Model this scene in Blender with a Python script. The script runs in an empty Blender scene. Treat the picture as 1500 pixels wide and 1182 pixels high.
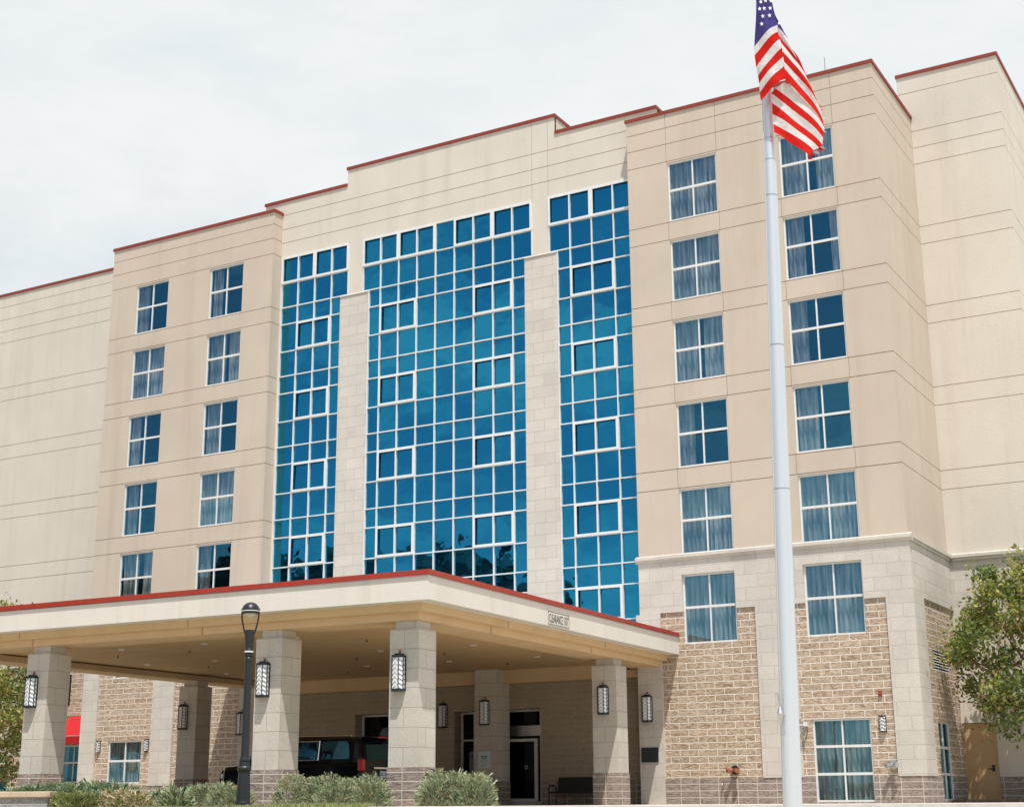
import bpy, math, random
from mathutils import Vector, Matrix
random.seed(7)
SC = bpy.context.scene
COL = SC.collection
R = math.radians

# ------------------------------------------------------------------ helpers
class MB:
    def __init__(s): s.v=[]; s.f=[]; s.m=[]
    def quad(s,a,b,c,d,mi=0):
        n=len(s.v); s.v+= [tuple(a),tuple(b),tuple(c),tuple(d)]; s.f.append((n,n+1,n+2,n+3)); s.m.append(mi)
    def tri(s,a,b,c,mi=0):
        n=len(s.v); s.v+= [tuple(a),tuple(b),tuple(c)]; s.f.append((n,n+1,n+2)); s.m.append(mi)
    def poly(s,pts,mi=0):
        n=len(s.v); s.v+= [tuple(p) for p in pts]; s.f.append(tuple(range(n,n+len(pts)))); s.m.append(mi)
    def box(s,x0,x1,y0,y1,z0,z1,mi=0,skip=''):
        n=len(s.v)
        s.v+=[(x0,y0,z0),(x1,y0,z0),(x1,y1,z0),(x0,y1,z0),(x0,y0,z1),(x1,y0,z1),(x1,y1,z1),(x0,y1,z1)]
        F={'b':(0,3,2,1),'t':(4,5,6,7),'f':(0,1,5,4),'r':(1,2,6,5),'k':(2,3,7,6),'l':(3,0,4,7)}
        for k,q in F.items():
            if k in skip: continue
            s.f.append(tuple(n+i for i in q)); s.m.append(mi)
    def prism(s,pts,z0,z1,mi=0,cap=True):
        """vertical prism over a counter-clockwise plan polygon"""
        k=len(pts); n=len(s.v)
        s.v+=[(p[0],p[1],z0) for p in pts]+[(p[0],p[1],z1) for p in pts]
        for i in range(k):
            j=(i+1)%k; s.f.append((n+i,n+j,n+k+j,n+k+i)); s.m.append(mi)
        if cap:
            s.f.append(tuple(n+k+i for i in range(k))); s.m.append(mi)
            s.f.append(tuple(n+i for i in reversed(range(k)))); s.m.append(mi)
    def extrude(s,pts,axis,a0,a1,mi=0):
        """polygon pts (p,q) in the plane normal to axis 'x' (p=y,q=z) or 'y' (p=x,q=z)"""
        k=len(pts); n=len(s.v)
        mk=(lambda p,a:(a,p[0],p[1])) if axis=='x' else (lambda p,a:(p[0],a,p[1]))
        s.v+=[mk(p,a0) for p in pts]+[mk(p,a1) for p in pts]
        for i in range(k):
            j=(i+1)%k; s.f.append((n+i,n+j,n+k+j,n+k+i)); s.m.append(mi)
        s.f.append(tuple(n+k+i for i in range(k))); s.m.append(mi)
        s.f.append(tuple(n+i for i in reversed(range(k)))); s.m.append(mi)
    def tube(s,pts,rads,n=10,mi=0,cap=True):
        rings=[]; pts=[Vector(p) for p in pts]
        for i,p in enumerate(pts):
            d=(pts[min(i+1,len(pts)-1)]-pts[max(i-1,0)]).normalized()
            a=d.orthogonal().normalized() if abs(d.z)<.99 else Vector((1,0,0))
            if abs(d.z)>=.99: a=(a-d*a.dot(d)).normalized()
            b=d.cross(a)
            base=len(s.v)
            for k in range(n):
                t=2*math.pi*k/n; q=p+(a*math.cos(t)+b*math.sin(t))*rads[i]; s.v.append(tuple(q))
            rings.append(base)
        for i in range(len(rings)-1):
            for k in range(n):
                j=(k+1)%n; s.f.append((rings[i]+k,rings[i]+j,rings[i+1]+j,rings[i+1]+k)); s.m.append(mi)
        if cap:
            s.f.append(tuple(rings[-1]+k for k in range(n))); s.m.append(mi)
            s.f.append(tuple(rings[0]+k for k in reversed(range(n)))); s.m.append(mi)
    def lathe(s,prof,n=16,c=(0,0),mi=0):
        """prof: (radius, z) from bottom to top"""
        s_=len(s.v)
        for r,z in prof:
            for k in range(n):
                t=2*math.pi*k/n; s.v.append((c[0]+r*math.cos(t),c[1]+r*math.sin(t),z))
        for i in range(len(prof)-1):
            for k in range(n):
                j=(k+1)%n; s.f.append((s_+i*n+k,s_+i*n+j,s_+(i+1)*n+j,s_+(i+1)*n+k)); s.m.append(mi)
        s.f.append(tuple(s_+k for k in reversed(range(n)))); s.m.append(mi)
        e=s_+(len(prof)-1)*n; s.f.append(tuple(e+k for k in range(n))); s.m.append(mi)
    def mesh(s,name,mats,uvoff=(0,0),smooth=False):
        me=bpy.data.meshes.new(name); me.from_pydata(s.v,[],s.f)
        for m in (mats if isinstance(mats,(list,tuple)) else [mats]): me.materials.append(m)
        me.polygons.foreach_set('material_index',s.m)
        if smooth: me.polygons.foreach_set('use_smooth',[True]*len(s.f))
        me.update()
        uv=me.uv_layers.new(name='UVMap'); data=[0.0]*(2*len(me.loops))
        for p in me.polygons:
            n=p.normal; ax=max(range(3),key=lambda i:abs(n[i])+(1e-3 if i==1 else 0))
            for li in p.loop_indices:
                c=s.v[me.loops[li].vertex_index]
                if ax==2: q=(c[0],c[1])
                elif ax==1: q=(c[0]+uvoff[0],c[2]+uvoff[1])
                else: q=(c[1]+uvoff[0],c[2]+uvoff[1])
                data[2*li]=q[0]; data[2*li+1]=q[1]
        uv.data.foreach_set('uv',data)
        return me
    def build(s,name,mats,parent=None,loc=(0,0,0),smooth=False,uvoff=(0,0),rz=0,bevel=0):
        o=bpy.data.objects.new(name,s.mesh(name,mats,uvoff,smooth)); COL.objects.link(o)
        o.location=loc; o.rotation_euler=(0,0,rz)
        if parent: o.parent=parent
        if bevel:
            b=o.modifiers.new('Bevel','BEVEL'); b.width=bevel; b.segments=2; b.limit_method='ANGLE'; b.angle_limit=R(40)
        return o

def thing(name,label,cat,loc=(0,0,0),rz=0,group=None):
    o=bpy.data.objects.new(name,None); COL.objects.link(o); o.empty_display_size=.3
    o.location=loc; o.rotation_euler=(0,0,rz); o['label']=label; o['category']=cat
    if group: o['group']=group
    return o
def tag(o,label,cat,group=None,kind=None):
    o['label']=label; o['category']=cat
    if group: o['group']=group
    if kind: o['kind']=kind
    return o
def copy_tree(o,parent=None):
    c=o.copy(); COL.objects.link(c); c.parent=parent
    for ch in list(o.children): copy_tree(ch,c)
    return c
def inst(name,me,parent,loc=(0,0,0),rz=0):
    o=bpy.data.objects.new(name,me); COL.objects.link(o); o.parent=parent; o.location=loc; o.rotation_euler=(0,0,rz); return o

# ------------------------------------------------------------------ materials
def mat(name):
    m=bpy.data.materials.new(name); m.use_nodes=True
    nt=m.node_tree; nt.nodes.clear()
    out=nt.nodes.new('ShaderNodeOutputMaterial'); b=nt.nodes.new('ShaderNodeBsdfPrincipled')
    nt.links.new(b.outputs[0],out.inputs[0])
    return m,nt,b
def N(nt,t,**k):
    n=nt.nodes.new('ShaderNode'+t)
    for a,v in k.items():
        if a in n.inputs.keys() if hasattr(n.inputs,'keys') else False: n.inputs[a].default_value=v
        else: setattr(n,a,v)
    return n
def noise(nt,vec,scale,detail=4,rough=.55,dist=0):
    n=nt.nodes.new('ShaderNodeTexNoise'); n.inputs['Scale'].default_value=scale; n.inputs['Detail'].default_value=detail
    n.inputs['Roughness'].default_value=rough; n.inputs['Distortion'].default_value=dist
    if vec is not None: nt.links.new(vec,n.inputs['Vector'])
    return n.outputs['Fac']
def ramp(nt,fac,stops):
    r=nt.nodes.new('ShaderNodeValToRGB'); nt.links.new(fac,r.inputs[0])
    el=r.color_ramp.elements
    while len(el)<len(stops): el.new(.5)
    for e,(p,c) in zip(el,stops):
        e.position=p; e.color=(*c,1) if len(c)==3 else c
    return r.outputs[0]
def mix(nt,fac,a,b,mode='MIX'):
    m=nt.nodes.new('ShaderNodeMix'); m.data_type='RGBA'; m.blend_type=mode
    for sock,v in ((m.inputs[0],fac),(m.inputs[6],a),(m.inputs[7],b)):
        if isinstance(v,(int,float)): sock.default_value=v
        elif isinstance(v,tuple): sock.default_value=(*v,1) if len(v)==3 else v
        else: nt.links.new(v,sock)
    return m.outputs[2]
def bump(nt,b,h,strength,dist):
    n=nt.nodes.new('ShaderNodeBump'); n.inputs['Strength'].default_value=strength; n.inputs['Distance'].default_value=dist
    nt.links.new(h,n.inputs['Height']); nt.links.new(n.outputs[0],b.inputs['Normal']); return n
def coord(nt,kind='Object',scale=(1,1,1)):
    t=nt.nodes.new('ShaderNodeTexCoord'); mp=nt.nodes.new('ShaderNodeMapping'); mp.inputs['Scale'].default_value=scale
    nt.links.new(t.outputs[kind],mp.inputs[0]); return mp.outputs[0]
def plain(name,c,rough=.5,metal=0,spec=.5,var=0):
    m,nt,b=mat(name); b.inputs['Base Color'].default_value=(*c,1); b.inputs['Roughness'].default_value=rough
    b.inputs['Metallic'].default_value=metal; b.inputs['Specular IOR Level'].default_value=spec
    if var:
        f=noise(nt,coord(nt),6,5); c2=tuple(x*(1-var) for x in c); c3=tuple(min(1,x*(1+var*.6)) for x in c)
        nt.links.new(ramp(nt,f,[(.3,c2),(.7,c3)]),b.inputs['Base Color'])
    return m
def stucco(name,c,amt=.10):
    m,nt,b=mat(name); b.inputs['Roughness'].default_value=.92; b.inputs['Specular IOR Level'].default_value=.2
    o=coord(nt); f=noise(nt,o,.45,5,.6)
    col=ramp(nt,f,[(.25,tuple(x*(1-amt) for x in c)),(.75,tuple(min(1,x*(1+amt*.5)) for x in c))])
    st=noise(nt,coord(nt,'Object',(1.6,1.6,.10)),1.0,6,.65)          # weather streaks run down the wall
    col=mix(nt,ramp(nt,st,[(.50,(0,0,0)),(.78,(.75,.75,.75))]),col,(c[0]*.80,c[1]*.79,c[2]*.76))
    fine=noise(nt,o,38,3,.6)
    col=mix(nt,.16,col,ramp(nt,fine,[(.3,tuple(x*.62 for x in c)),(.7,tuple(min(1,x*1.2) for x in c))]))
    nt.links.new(col,b.inputs['Base Color']); bump(nt,b,fine,.35,.02)
    return m
def masonry(name,c1,c2,mortar,w,h,ms=.012,off=.5,rock=0.,dark=(.1,.08,.06),roughcol=.3,joint=.5,spots=0):
    m,nt,b=mat(name); b.inputs['Roughness'].default_value=.93; b.inputs['Specular IOR Level'].default_value=.15
    uv=coord(nt,'UV'); o=coord(nt)
    t=nt.nodes.new('ShaderNodeTexBrick'); t.offset=off; t.inputs['Scale'].default_value=1; t.inputs['Mortar Size'].default_value=ms
    t.inputs['Mortar Smooth'].default_value=.25; t.inputs['Brick Width'].default_value=w; t.inputs['Row Height'].default_value=h
    t.inputs['Color1'].default_value=(0,0,0,1); t.inputs['Color2'].default_value=(1,1,1,1); t.inputs['Mortar'].default_value=(.5,.5,.5,1)
    nt.links.new(uv,t.inputs['Vector'])
    per=ramp(nt,t.outputs['Color'],[(0,c1),(1,c2)])
    big=noise(nt,o,1.1,4,.6)
    per=mix(nt,.35,per,ramp(nt,big,[(.3,tuple(x*.8 for x in c1)),(.7,tuple(min(1,x*1.15) for x in c2))]))
    n1=noise(nt,coord(nt,'Object',(6,6,14)),1.0,7,.68,.9) if rock else noise(nt,o,24,4,.6)
    per=mix(nt,roughcol,per,ramp(nt,n1,[(.36,dark),(.56,c2)]))  # crevice shade painted in: low spots of the relief go dark
    col=mix(nt,t.outputs['Fac'],per,mortar)
    nt.links.new(col,b.inputs['Base Color'])
    inv=nt.nodes.new('ShaderNodeMath'); inv.operation='SUBTRACT'; inv.inputs[0].default_value=1; nt.links.new(t.outputs['Fac'],inv.inputs[1])
    hm=nt.nodes.new('ShaderNodeMath'); hm.operation='MULTIPLY_ADD'; nt.links.new(n1,hm.inputs[0]); hm.inputs[1].default_value=(1.6 if rock else .25)
    nt.links.new(inv.outputs[0],hm.inputs[2])
    if rock:                                                          # no rock relief in the mortar joints
        hh=nt.nodes.new('ShaderNodeMath'); hh.operation='MULTIPLY'; nt.links.new(hm.outputs[0],hh.inputs[0]); nt.links.new(inv.outputs[0],hh.inputs[1]); src=hh.outputs[0]
    else: src=hm.outputs[0]
    bump(nt,b,src,.9 if rock else joint,.045*rock if rock else .012)
    return m

M={}
M['stucco_tan']=stucco('tan_stucco',(.58,.50,.41),.09)
M['stucco_cream']=stucco('cream_stucco',(.655,.605,.525),.08)
M['groove']=plain('reddish_brown_joint',(.33,.21,.16),.9)  # reddish-brown colour of the recessed joints
M['stone']=masonry('light_stone_block',(.55,.51,.455),(.64,.60,.54),(.44,.40,.35),.81,.405,.008,.5,0,(.36,.33,.29),.22)
M['column_stone']=masonry('grey_stone_block',(.53,.49,.43),(.60,.565,.50),(.36,.32,.28),.78,.44,.008,.5,0,(.34,.31,.27),.22)
M['brick']=masonry('split_face_tan_block',(.41,.285,.185),(.70,.56,.425),(.78,.71,.62),.62,.2035,.018,.5,1.5,(.17,.10,.06),.58)
M['dado']=masonry('split_face_grey_block',(.31,.25,.215),(.45,.37,.32),(.66,.60,.53),.62,.2,.014,.0,1.3,(.13,.10,.085),.6)
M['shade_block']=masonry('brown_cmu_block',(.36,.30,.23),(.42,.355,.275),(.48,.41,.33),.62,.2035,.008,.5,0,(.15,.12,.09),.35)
M['red']=plain('red_metal_coping',(.36,.036,.018),.45,0,.5,.12)
M['red_dull']=plain('dull_red_roof_coping',(.25,.040,.024),.5,0,.4,.12)
M['fascia']=stucco('white_fascia_stucco',(.715,.675,.61),.05)
M['soffit']=stucco('bounce_gold_tan_soffit_paint',(.66,.465,.255),.10)  # tan paint with the golden bounce light put into its colour
M['step']=stucco('bounce_gold_tan_trim_paint',(.68,.50,.295),.08)  # tan trim, warm bounced light mixed into the colour
M['white_metal']=plain('white_window_metal',(.72,.73,.72),.4,0,.5,.05)
M['dark_metal']=plain('black_painted_metal',(.018,.022,.026),.38,.2,.5)
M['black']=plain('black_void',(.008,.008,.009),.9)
M['steel']=plain('brushed_steel',(.55,.56,.57),.3,1)
M['copper']=plain('copper_finial',(.45,.17,.10),.35,.8)
M['milk']=plain('white_lantern_glass',(.93,.95,.96),.3)
M['paving']=plain('pale_bounce_paving',(.46,.41,.34),.9,0,.2,.14)  # pale warm colour chosen to bounce light up under the canopy
M['concrete']=plain('pale_concrete',(.55,.52,.48),.9,0,.2,.12)
M['door_tan']=plain('tan_painted_door',(.52,.34,.175),.5,0,.4,.06)
M['awning']=plain('red_awning_canvas',(.52,.02,.025),.8,0,.2,.06)
M['plaque']=plain('dark_bronze_plaque',(.03,.04,.04),.35,.3)
M['sign_white']=plain('pale_sign_face',(.62,.72,.75),.4)
M['ink']=plain('blue_sign_ink',(.05,.17,.28),.6)
M['letter']=plain('black_letter_paint',(.03,.03,.035),.6)

# curtain fabric, fold shading painted in as vertical streaks
def curtain_mat():
    m,nt,b=mat('sheer_curtain'); b.inputs['Roughness'].default_value=.95
    f=noise(nt,coord(nt,'Object',(9,9,.6)),1,3,.5); nt.links.new(ramp(nt,f,[(.36,(.33,.33,.32)),(.64,(.97,.95,.90))]),b.inputs['Base Color'])
    return m
M['curtain']=curtain_mat()

def pane_mat(name,refl,tint,body,fac):
    m=bpy.data.materials.new(name); m.use_nodes=True; nt=m.node_tree; nt.nodes.clear()
    out=nt.nodes.new('ShaderNodeOutputMaterial')
    g=nt.nodes.new('ShaderNodeBsdfGlossy'); g.inputs['Color'].default_value=(*refl,1); g.inputs['Roughness'].default_value=.012
    o=coord(nt); bp=nt.nodes.new('ShaderNodeBump'); bp.inputs['Strength'].default_value=.10; bp.inputs['Distance'].default_value=.05
    nt.links.new(noise(nt,o,1.1,2,.4),bp.inputs['Height']); nt.links.new(bp.outputs[0],g.inputs['Normal'])
    if tint: t=nt.nodes.new('ShaderNodeBsdfTransparent'); t.inputs['Color'].default_value=(*tint,1)
    else:
        t=nt.nodes.new('ShaderNodeBsdfDiffuse'); t.inputs['Color'].default_value=(*body,1)
    mx=nt.nodes.new('ShaderNodeMixShader'); mx.inputs[0].default_value=fac
    lw=nt.nodes.new('ShaderNodeLayerWeight'); lw.inputs['Blend'].default_value=.25
    mm=nt.nodes.new('ShaderNodeMath'); mm.operation='MULTIPLY_ADD'; mm.inputs[1].default_value=.25; mm.inputs[2].default_value=fac; mm.use_clamp=True
    nt.links.new(lw.outputs['Fresnel'],mm.inputs[0]); nt.links.new(mm.outputs[0],mx.inputs[0])
    nt.links.new(t.outputs[0],mx.inputs[1]); nt.links.new(g.outputs[0],mx.inputs[2]); nt.links.new(mx.outputs[0],out.inputs[0])
    return m
M['pane']=pane_mat('tinted_window_glass',(.11,.46,.66),(.68,.72,.725),None,.31)
M['mirror']=pane_mat('blue_reflective_glass',(.026,.285,.465),None,(.004,.045,.08),.84)
M['dark_glass']=pane_mat('dark_door_glass',(.10,.11,.12),None,(.006,.006,.007),.35)

# ------------------------------------------------------------------ camera
F_PX=2140.; CZ=.22
pit,yaw,rol=R(15.1),R(-29.7),R(-.38)
fwd=Vector((math.sin(yaw)*math.cos(pit),math.cos(yaw)*math.cos(pit),math.sin(pit)))
rt=Vector((math.cos(yaw),-math.sin(yaw),0)); up=rt.cross(fwd)
r2=rt*math.cos(rol)+up*math.sin(rol); u2=up*math.cos(rol)-rt*math.sin(rol)
cam=bpy.data.cameras.new('camera'); co=bpy.data.objects.new('camera',cam); COL.objects.link(co)
mw=Matrix((r2,u2,-fwd)).transposed().to_4x4(); mw.translation=(0,0,CZ); co.matrix_world=mw
cam.sensor_width=36; cam.sensor_fit='HORIZONTAL'; cam.lens=F_PX/1500*36; cam.clip_end=5000; cam.clip_start=.1
SC.camera=co
FW=Vector((math.sin(yaw),math.cos(yaw),0)); RT=rt.copy()              # horizontal view and right directions

# ------------------------------------------------------------------ light
sun_v=Vector((.268,-.335,1)).normalized()
elev=math.asin(sun_v.z); az=math.atan2(sun_v.x,sun_v.y)
L=bpy.data.lights.new('sun','SUN'); L.energy=4.1; L.angle=R(.55); L.color=(1,.965,.915)
lo=bpy.data.objects.new('sun',L); COL.objects.link(lo); lo.rotation_euler=sun_v.to_track_quat('Z','Y').to_euler(); lo.location=(0,0,60)
W=bpy.data.worlds.new('World'); SC.world=W; W.use_nodes=True; nt=W.node_tree; nt.nodes.clear()
wo=nt.nodes.new('ShaderNodeOutputWorld'); bg=nt.nodes.new('ShaderNodeBackground'); bg.inputs[1].default_value=.10
sk=nt.nodes.new('ShaderNodeTexSky'); sk.sky_type='NISHITA'; sk.sun_disc=False; sk.sun_elevation=elev; sk.sun_rotation=az
sk.air_density=1.0; sk.dust_density=1.5
tc=nt.nodes.new('ShaderNodeTexCoord')
mp=nt.nodes.new('ShaderNodeMapping'); mp.inputs['Scale'].default_value=(1,1,2.6); nt.links.new(tc.outputs['Generated'],mp.inputs[0])
c1=noise(nt,mp.outputs[0],2.3,8,.6,.4)
c2=noise(nt,mp.outputs[0],5.5,8,.62,.2)
sep=nt.nodes.new('ShaderNodeSeparateXYZ'); nt.links.new(tc.outputs['Generated'],sep.inputs[0])
mr=nt.nodes.new('ShaderNodeMapRange'); mr.inputs[1].default_value=-.35; mr.inputs[2].default_value=.35; nt.links.new(sep.outputs['Y'],mr.inputs[0])
thick=ramp(nt,c1,[(.26,(.80,.80,.80)),(.46,(.985,.985,.985))])
broken=ramp(nt,c2,[(.44,(.10,.10,.10)),(.62,(.85,.85,.85))])
cover=mix(nt,mr.outputs[0],broken,thick)
white=ramp(nt,c2,[(.30,(6.5,6.98,7.25)),(.60,(7.35,7.56,7.60))])
nt.links.new(mix(nt,cover,sk.outputs[0],white),bg.inputs[0]); nt.links.new(bg.outputs[0],wo.inputs[0])
SC.view_settings.view_transform='Standard'; SC.view_settings.look='None'; SC.view_settings.exposure=.28; SC.view_settings.gamma=1

# ------------------------------------------------------------------ hotel
hotel=thing('hotel','tall beige stucco hotel with blue glass centre and tan block base','hotel')

def facade(name,O,U,NRM,us,zs,fn,mats,parent=hotel,reveal=.16):
    """A wall as a relief on a grid: fn(u,z) -> (depth, material) or None for an opening. U = direction of u, NRM = outward normal."""
    us=sorted(set(round(x,4) for x in us)); zs=sorted(set(round(x,4) for x in zs))
    O=Vector(O);U=Vector(U);Nn=Vector(NRM); b=MB()
    P=lambda u,z,d: O+U*u+Vector((0,0,z))-Nn*d
    nu,nz=len(us)-1,len(zs)-1
    cell=[[fn((us[i]+us[i+1])/2,(zs[j]+zs[j+1])/2) for j in range(nz)] for i in range(nu)]
    dep=lambda c: reveal if c is None else c[0]
    flip=U.cross(Vector((0,0,1))).dot(Nn)<0
    def q(a,bb,c,d,mi):
        if flip: b.quad(d,c,bb,a,mi)
        else: b.quad(a,bb,c,d,mi)
    for i in range(nu):
        for j in range(nz):
            c=cell[i][j]
            if c is not None:
                q(P(us[i],zs[j],c[0]),P(us[i+1],zs[j],c[0]),P(us[i+1],zs[j+1],c[0]),P(us[i],zs[j+1],c[0]),c[1])
            if i+1<nu:
                e=cell[i+1][j]; a,bb=dep(c),dep(e)
                if abs(a-bb)>1e-5:
                    mi=(c or e)[1] if a<bb or e is None else e[1]
                    u=us[i+1]; b.quad(P(u,zs[j],a),P(u,zs[j],bb),P(u,zs[j+1],bb),P(u,zs[j+1],a),mi)
            if j+1<nz:
                e=cell[i][j+1]; a,bb=dep(c),dep(e)
                if abs(a-bb)>1e-5:
                    mi=(c or e)[1] if a<bb or e is None else e[1]
                    z=zs[j+1]; b.quad(P(us[i],z,a),P(us[i+1],z,a),P(us[i+1],z,bb),P(us[i],z,bb),mi)
    return b.build(name,mats,parent)

YF=43.0
XR0,XR1=-19.82,-11.06
XL0,XL1=-44.26,-35.50
TOP=23.12
H=[21.27-2.86*k for k in range(5)]; WH=2.15
GR=[22.60,21.99,21.33]
for k in range(5):
    GR.append(H[k]-WH-.03)
    if k<4: GR.append(H[k+1]+.045)
GR=[g for g in GR if g>7.9]
GH=.012; GD=.02
CORN=7.60
colR=[(-18.32,-16.53),(-14.32,-12.49)]
colL=[(-38.77,-37.0),(-42.80,-41.02)]
def in_any(x,rs,e=0): return any(a+e<x<b-e for a,b in rs)
# window openings: (x0,x1,z0,z1)
def openings(cols,ground):
    o=[(a,b,H[k]-WH,H[k]) for a,b in cols for k in range(5)]
    o+=[(a,b,4.86,7.05) for a,b in cols]
    return o+ground
opR=openings(colR,[(-14.32,-12.55,.05,2.42)])
opL=openings(colL,[(-42.80,-41.05,.85,2.46)])
def hit(ops,u,z): return any(a<u<b and c<z<d for a,b,c,d in ops)
mats_block=[M['stucco_tan'],M['groove'],M['stone'],M['brick'],M['dado']]
def block_fn(ops,brick_ranges,vj,full):
    def fn(u,z):
        if hit(ops,u,z): return None
        if z>CORN:
            if any(abs(z-g)<GH for g in GR): return (GD,1)
            if any(abs(u-v)<.008 for v in vj) and not any(H[k]-WH<z<H[k] for k in range(5)): return (.014,1)
            return (0,0)
        if z<.76: return (-.03,4)
        if z<5.88 and in_any(u,brick_ranges): return (0.0,3)
        return (-.05,2)
    return fn
def grid(ops,extra_u,extra_z,u0,u1,z1,grooves,vj):
    us=[u0,u1]+extra_u; zs=[0,z1,.76,5.88,CORN]+extra_z
    for a,b,c,d in ops: us+=[a,b]; zs+=[c,d]
    for g in grooves: zs+=[g-GH,g+GH]
    for v in vj: us+=[v-.008,v+.008]
    us=[x for x in us if u0-1e-6<=x<=u1+1e-6]; zs=[x for x in zs if 0<=x<=z1+1e-6]
    return us,zs
brR=[(-19.10,-15.92),(-14.66,-11.84)]
brL=[(-43.48,-40.56),(-39.50,-36.22)]
vjR=[-18.345,-16.505,-14.345,-12.465]
u,z=grid(opR,[x for r in brR for x in r],[],XR0,XR1,TOP,GR,vjR)
facade('wall',(0,YF,0),(1,0,0),(0,-1,0),u,z,block_fn(opR,brR,vjR,True),mats_block)['label']='right hand tan stucco wall on a block base'
u,z=grid(opL,[x for r in brL for x in r],[],XL0,XL1,TOP,GR,[])
facade('wall',(0,YF,0),(1,0,0),(0,-1,0),u,z,block_fn(opL,brL,[],True),mats_block)
# right block: return side facing +X (Y 43 .. 47.8)
YW=47.8
opS=[(44.82,46.28,.06,2.36)]
ventS=[(44.93,46.78,3.86,4.46)]
def side_fn(u,z):
    if hit(opS+ventS,u,z): return None
    if z>CORN:
        if any(abs(z-g)<GH for g in GR): return (GD,1)
        return (0,0)
    if z<.76: return (-.03,4)
    if z<5.92 and u>44.12: return (0,3)
    return (-.05,2)
u,z=grid(opS+ventS,[44.12],[5.92],43.0,YW,TOP,GR,[])
facade('wall',(XR1,0,0),(0,1,0),(1,0,0),u,z,side_fn,mats_block)
# left returns of the right block and right return of the left block
def ret_fn(u,z):
    if any(abs(z-g)<GH for g in GR): return (GD,1)
    return (0,0) if z>CORN else (0,2)
for X,nx in ((XR0,-1),(XL1,1)):
    u,z=grid([],[],[],43.0,43.75,TOP,GR,[])
    facade('return_wall',(X,0,0),(0,1,0),(nx,0,0),u,z,ret_fn,mats_block)
u,z=grid([],[],[],43.0,45.95,TOP,GR,[])
facade('return_wall',(XL0,0,0),(0,1,0),(-1,0,0),u,z,ret_fn,mats_block)

# wings
M['groove_pale']=plain('pale_joint',(.44,.35,.28),.9)
mats_wing=[M['stucco_cream'],M['groove_pale'],M['stone'],M['brick'],M['dado']]
WGR_R=[24.15,22.66,22.03,21.42]+[g for g in GR if g<20]
WTOP_R=24.80
def wingR_fn(u,z):
    if -11.06<u<-10.03 and z<2.40: return None
    if z>CORN:
        if any(abs(z-g)<GH for g in WGR_R): return (GD,1)
        return (0,0)
    return (-.03,4) if z<.76 else (0,0 if z<6.0 else 2)
us=[-11.45,-11.06,-10.03,-8.0]; zs=[0,.76,2.40,6.0,CORN,WTOP_R]
for g in WGR_R: zs+=[g-GH,g+GH]
facade('wall',(0,YW,0),(1,0,0),(0,-1,0),us,zs,wingR_fn,mats_wing)
def wingRs_fn(u,z):
    if z>CORN and any(abs(z-g)<GH for g in WGR_R): return (GD,1)
    return (0,0 if z>CORN else 2)
facade('wall',(-8.0,0,0),(0,1,0),(1,0,0),[YW,66],zs,wingRs_fn,mats_wing)
YL=45.9
WGR_L=[23.20,22.55,21.95,21.36]+[g for g in GR if g<20]
WTOP_L=23.76
opW=[(-48.95,-46.4,.95,2.5),(-53.4,-51.5,.6,1.75)]
def wingL_fn(u,z):
    if hit(opW,u,z): return None
    if z>CORN-.4:
        if any(abs(z-g)<GH for g in WGR_L): return (GD,1)
        return (0,0)
    if z<.76: return (-.03,4)
    return (0,3) if z<5.9 else (-.05,2)
us=[-66,-44.26]+[x for o in opW for x in o[:2]]; zs=[0,.76,5.9,CORN-.4,WTOP_L]+[x for o in opW for x in o[2:]]
for g in WGR_L: zs+=[g-GH,g+GH]
facade('wall',(0,YL,0),(1,0,0),(0,-1,0),us,zs,wingL_fn,mats_wing)

# centre: attic wall with three tall glass openings
YC=43.53
GT=21.29; PT=19.14; GB=5.0
A0,A1=-36.40,-18.90; AT=23.71
m0,m1=-32.28,-22.95; MT=24.40
pil=[(-32.45,-31.15),(-24.22,-22.93)]
gtop=[(-35.42,-32.12),(-31.44,-23.93),(-23.26,-19.80)]
gbot=[(-35.42,-32.45),(-31.15,-24.22),(-22.93,-19.80)]
AG=[23.13,22.51,21.92]
def ctr_fn(u,z):
    if z>AT and not (m0<u<m1): return None
    if z>AT+.55 and False: return None
    if GB<z<GT:
        if z>PT and in_any(u,gtop): return None
        if z<=PT and in_any(u,gbot): return None
    if any(abs(z-g)<GH for g in AG): return (GD,1)
    if z>PT and any(abs(u-v)<.008 for v in (-23.93,-23.26)) and z>GT: return (.012,1)
    return (0,0)
us=[A0,A1,m0,m1]+[x for r in gtop+gbot for x in r]+[v+s for v in (-23.93,-23.26) for s in (-.008,.008)]
zs=[4.0,GB,PT,GT,AT,MT]+[g+s for g in AG for s in (-GH,GH)]
facade('wall',(0,YC,0),(1,0,0),(0,-1,0),us,zs,ctr_fn,[M['stucco_cream'],M['groove']],reveal=.10)
# attic box sides and roofs
b=MB()
b.box(m0,m1,YC+.004,YC+5,AT-.3,MT-.004,0,'f'); b.box(A0,A1,YC+.12,YC+.5,AT-1.5,AT-.004,0,'f')
b.quad((A1,YC+.004,AT-2),(A1,50,AT-2),(A1,50,AT),(A1,YC+.004,AT)); b.quad((A0,YC+.004,AT-2),(A0,YC+.004,AT),(A0,50,AT),(A0,50,AT-2))
b.build('parapet',[M['stucco_cream']],hotel)
b=MB()
b.quad((XR0,43.02,TOP-.4),(XR1-.02,43.02,TOP-.4),(XR1-.02,60,TOP-.4),(XR0,60,TOP-.4))
b.quad((XL0,43.02,TOP-.4),(XL1-.02,43.02,TOP-.4),(XL1-.02,60,TOP-.4),(XL0,60,TOP-.4))
b.quad((A0,43.6,TOP-.6),(A1,43.6,TOP-.6),(A1,60,TOP-.6),(A0,60,TOP-.6))
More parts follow.
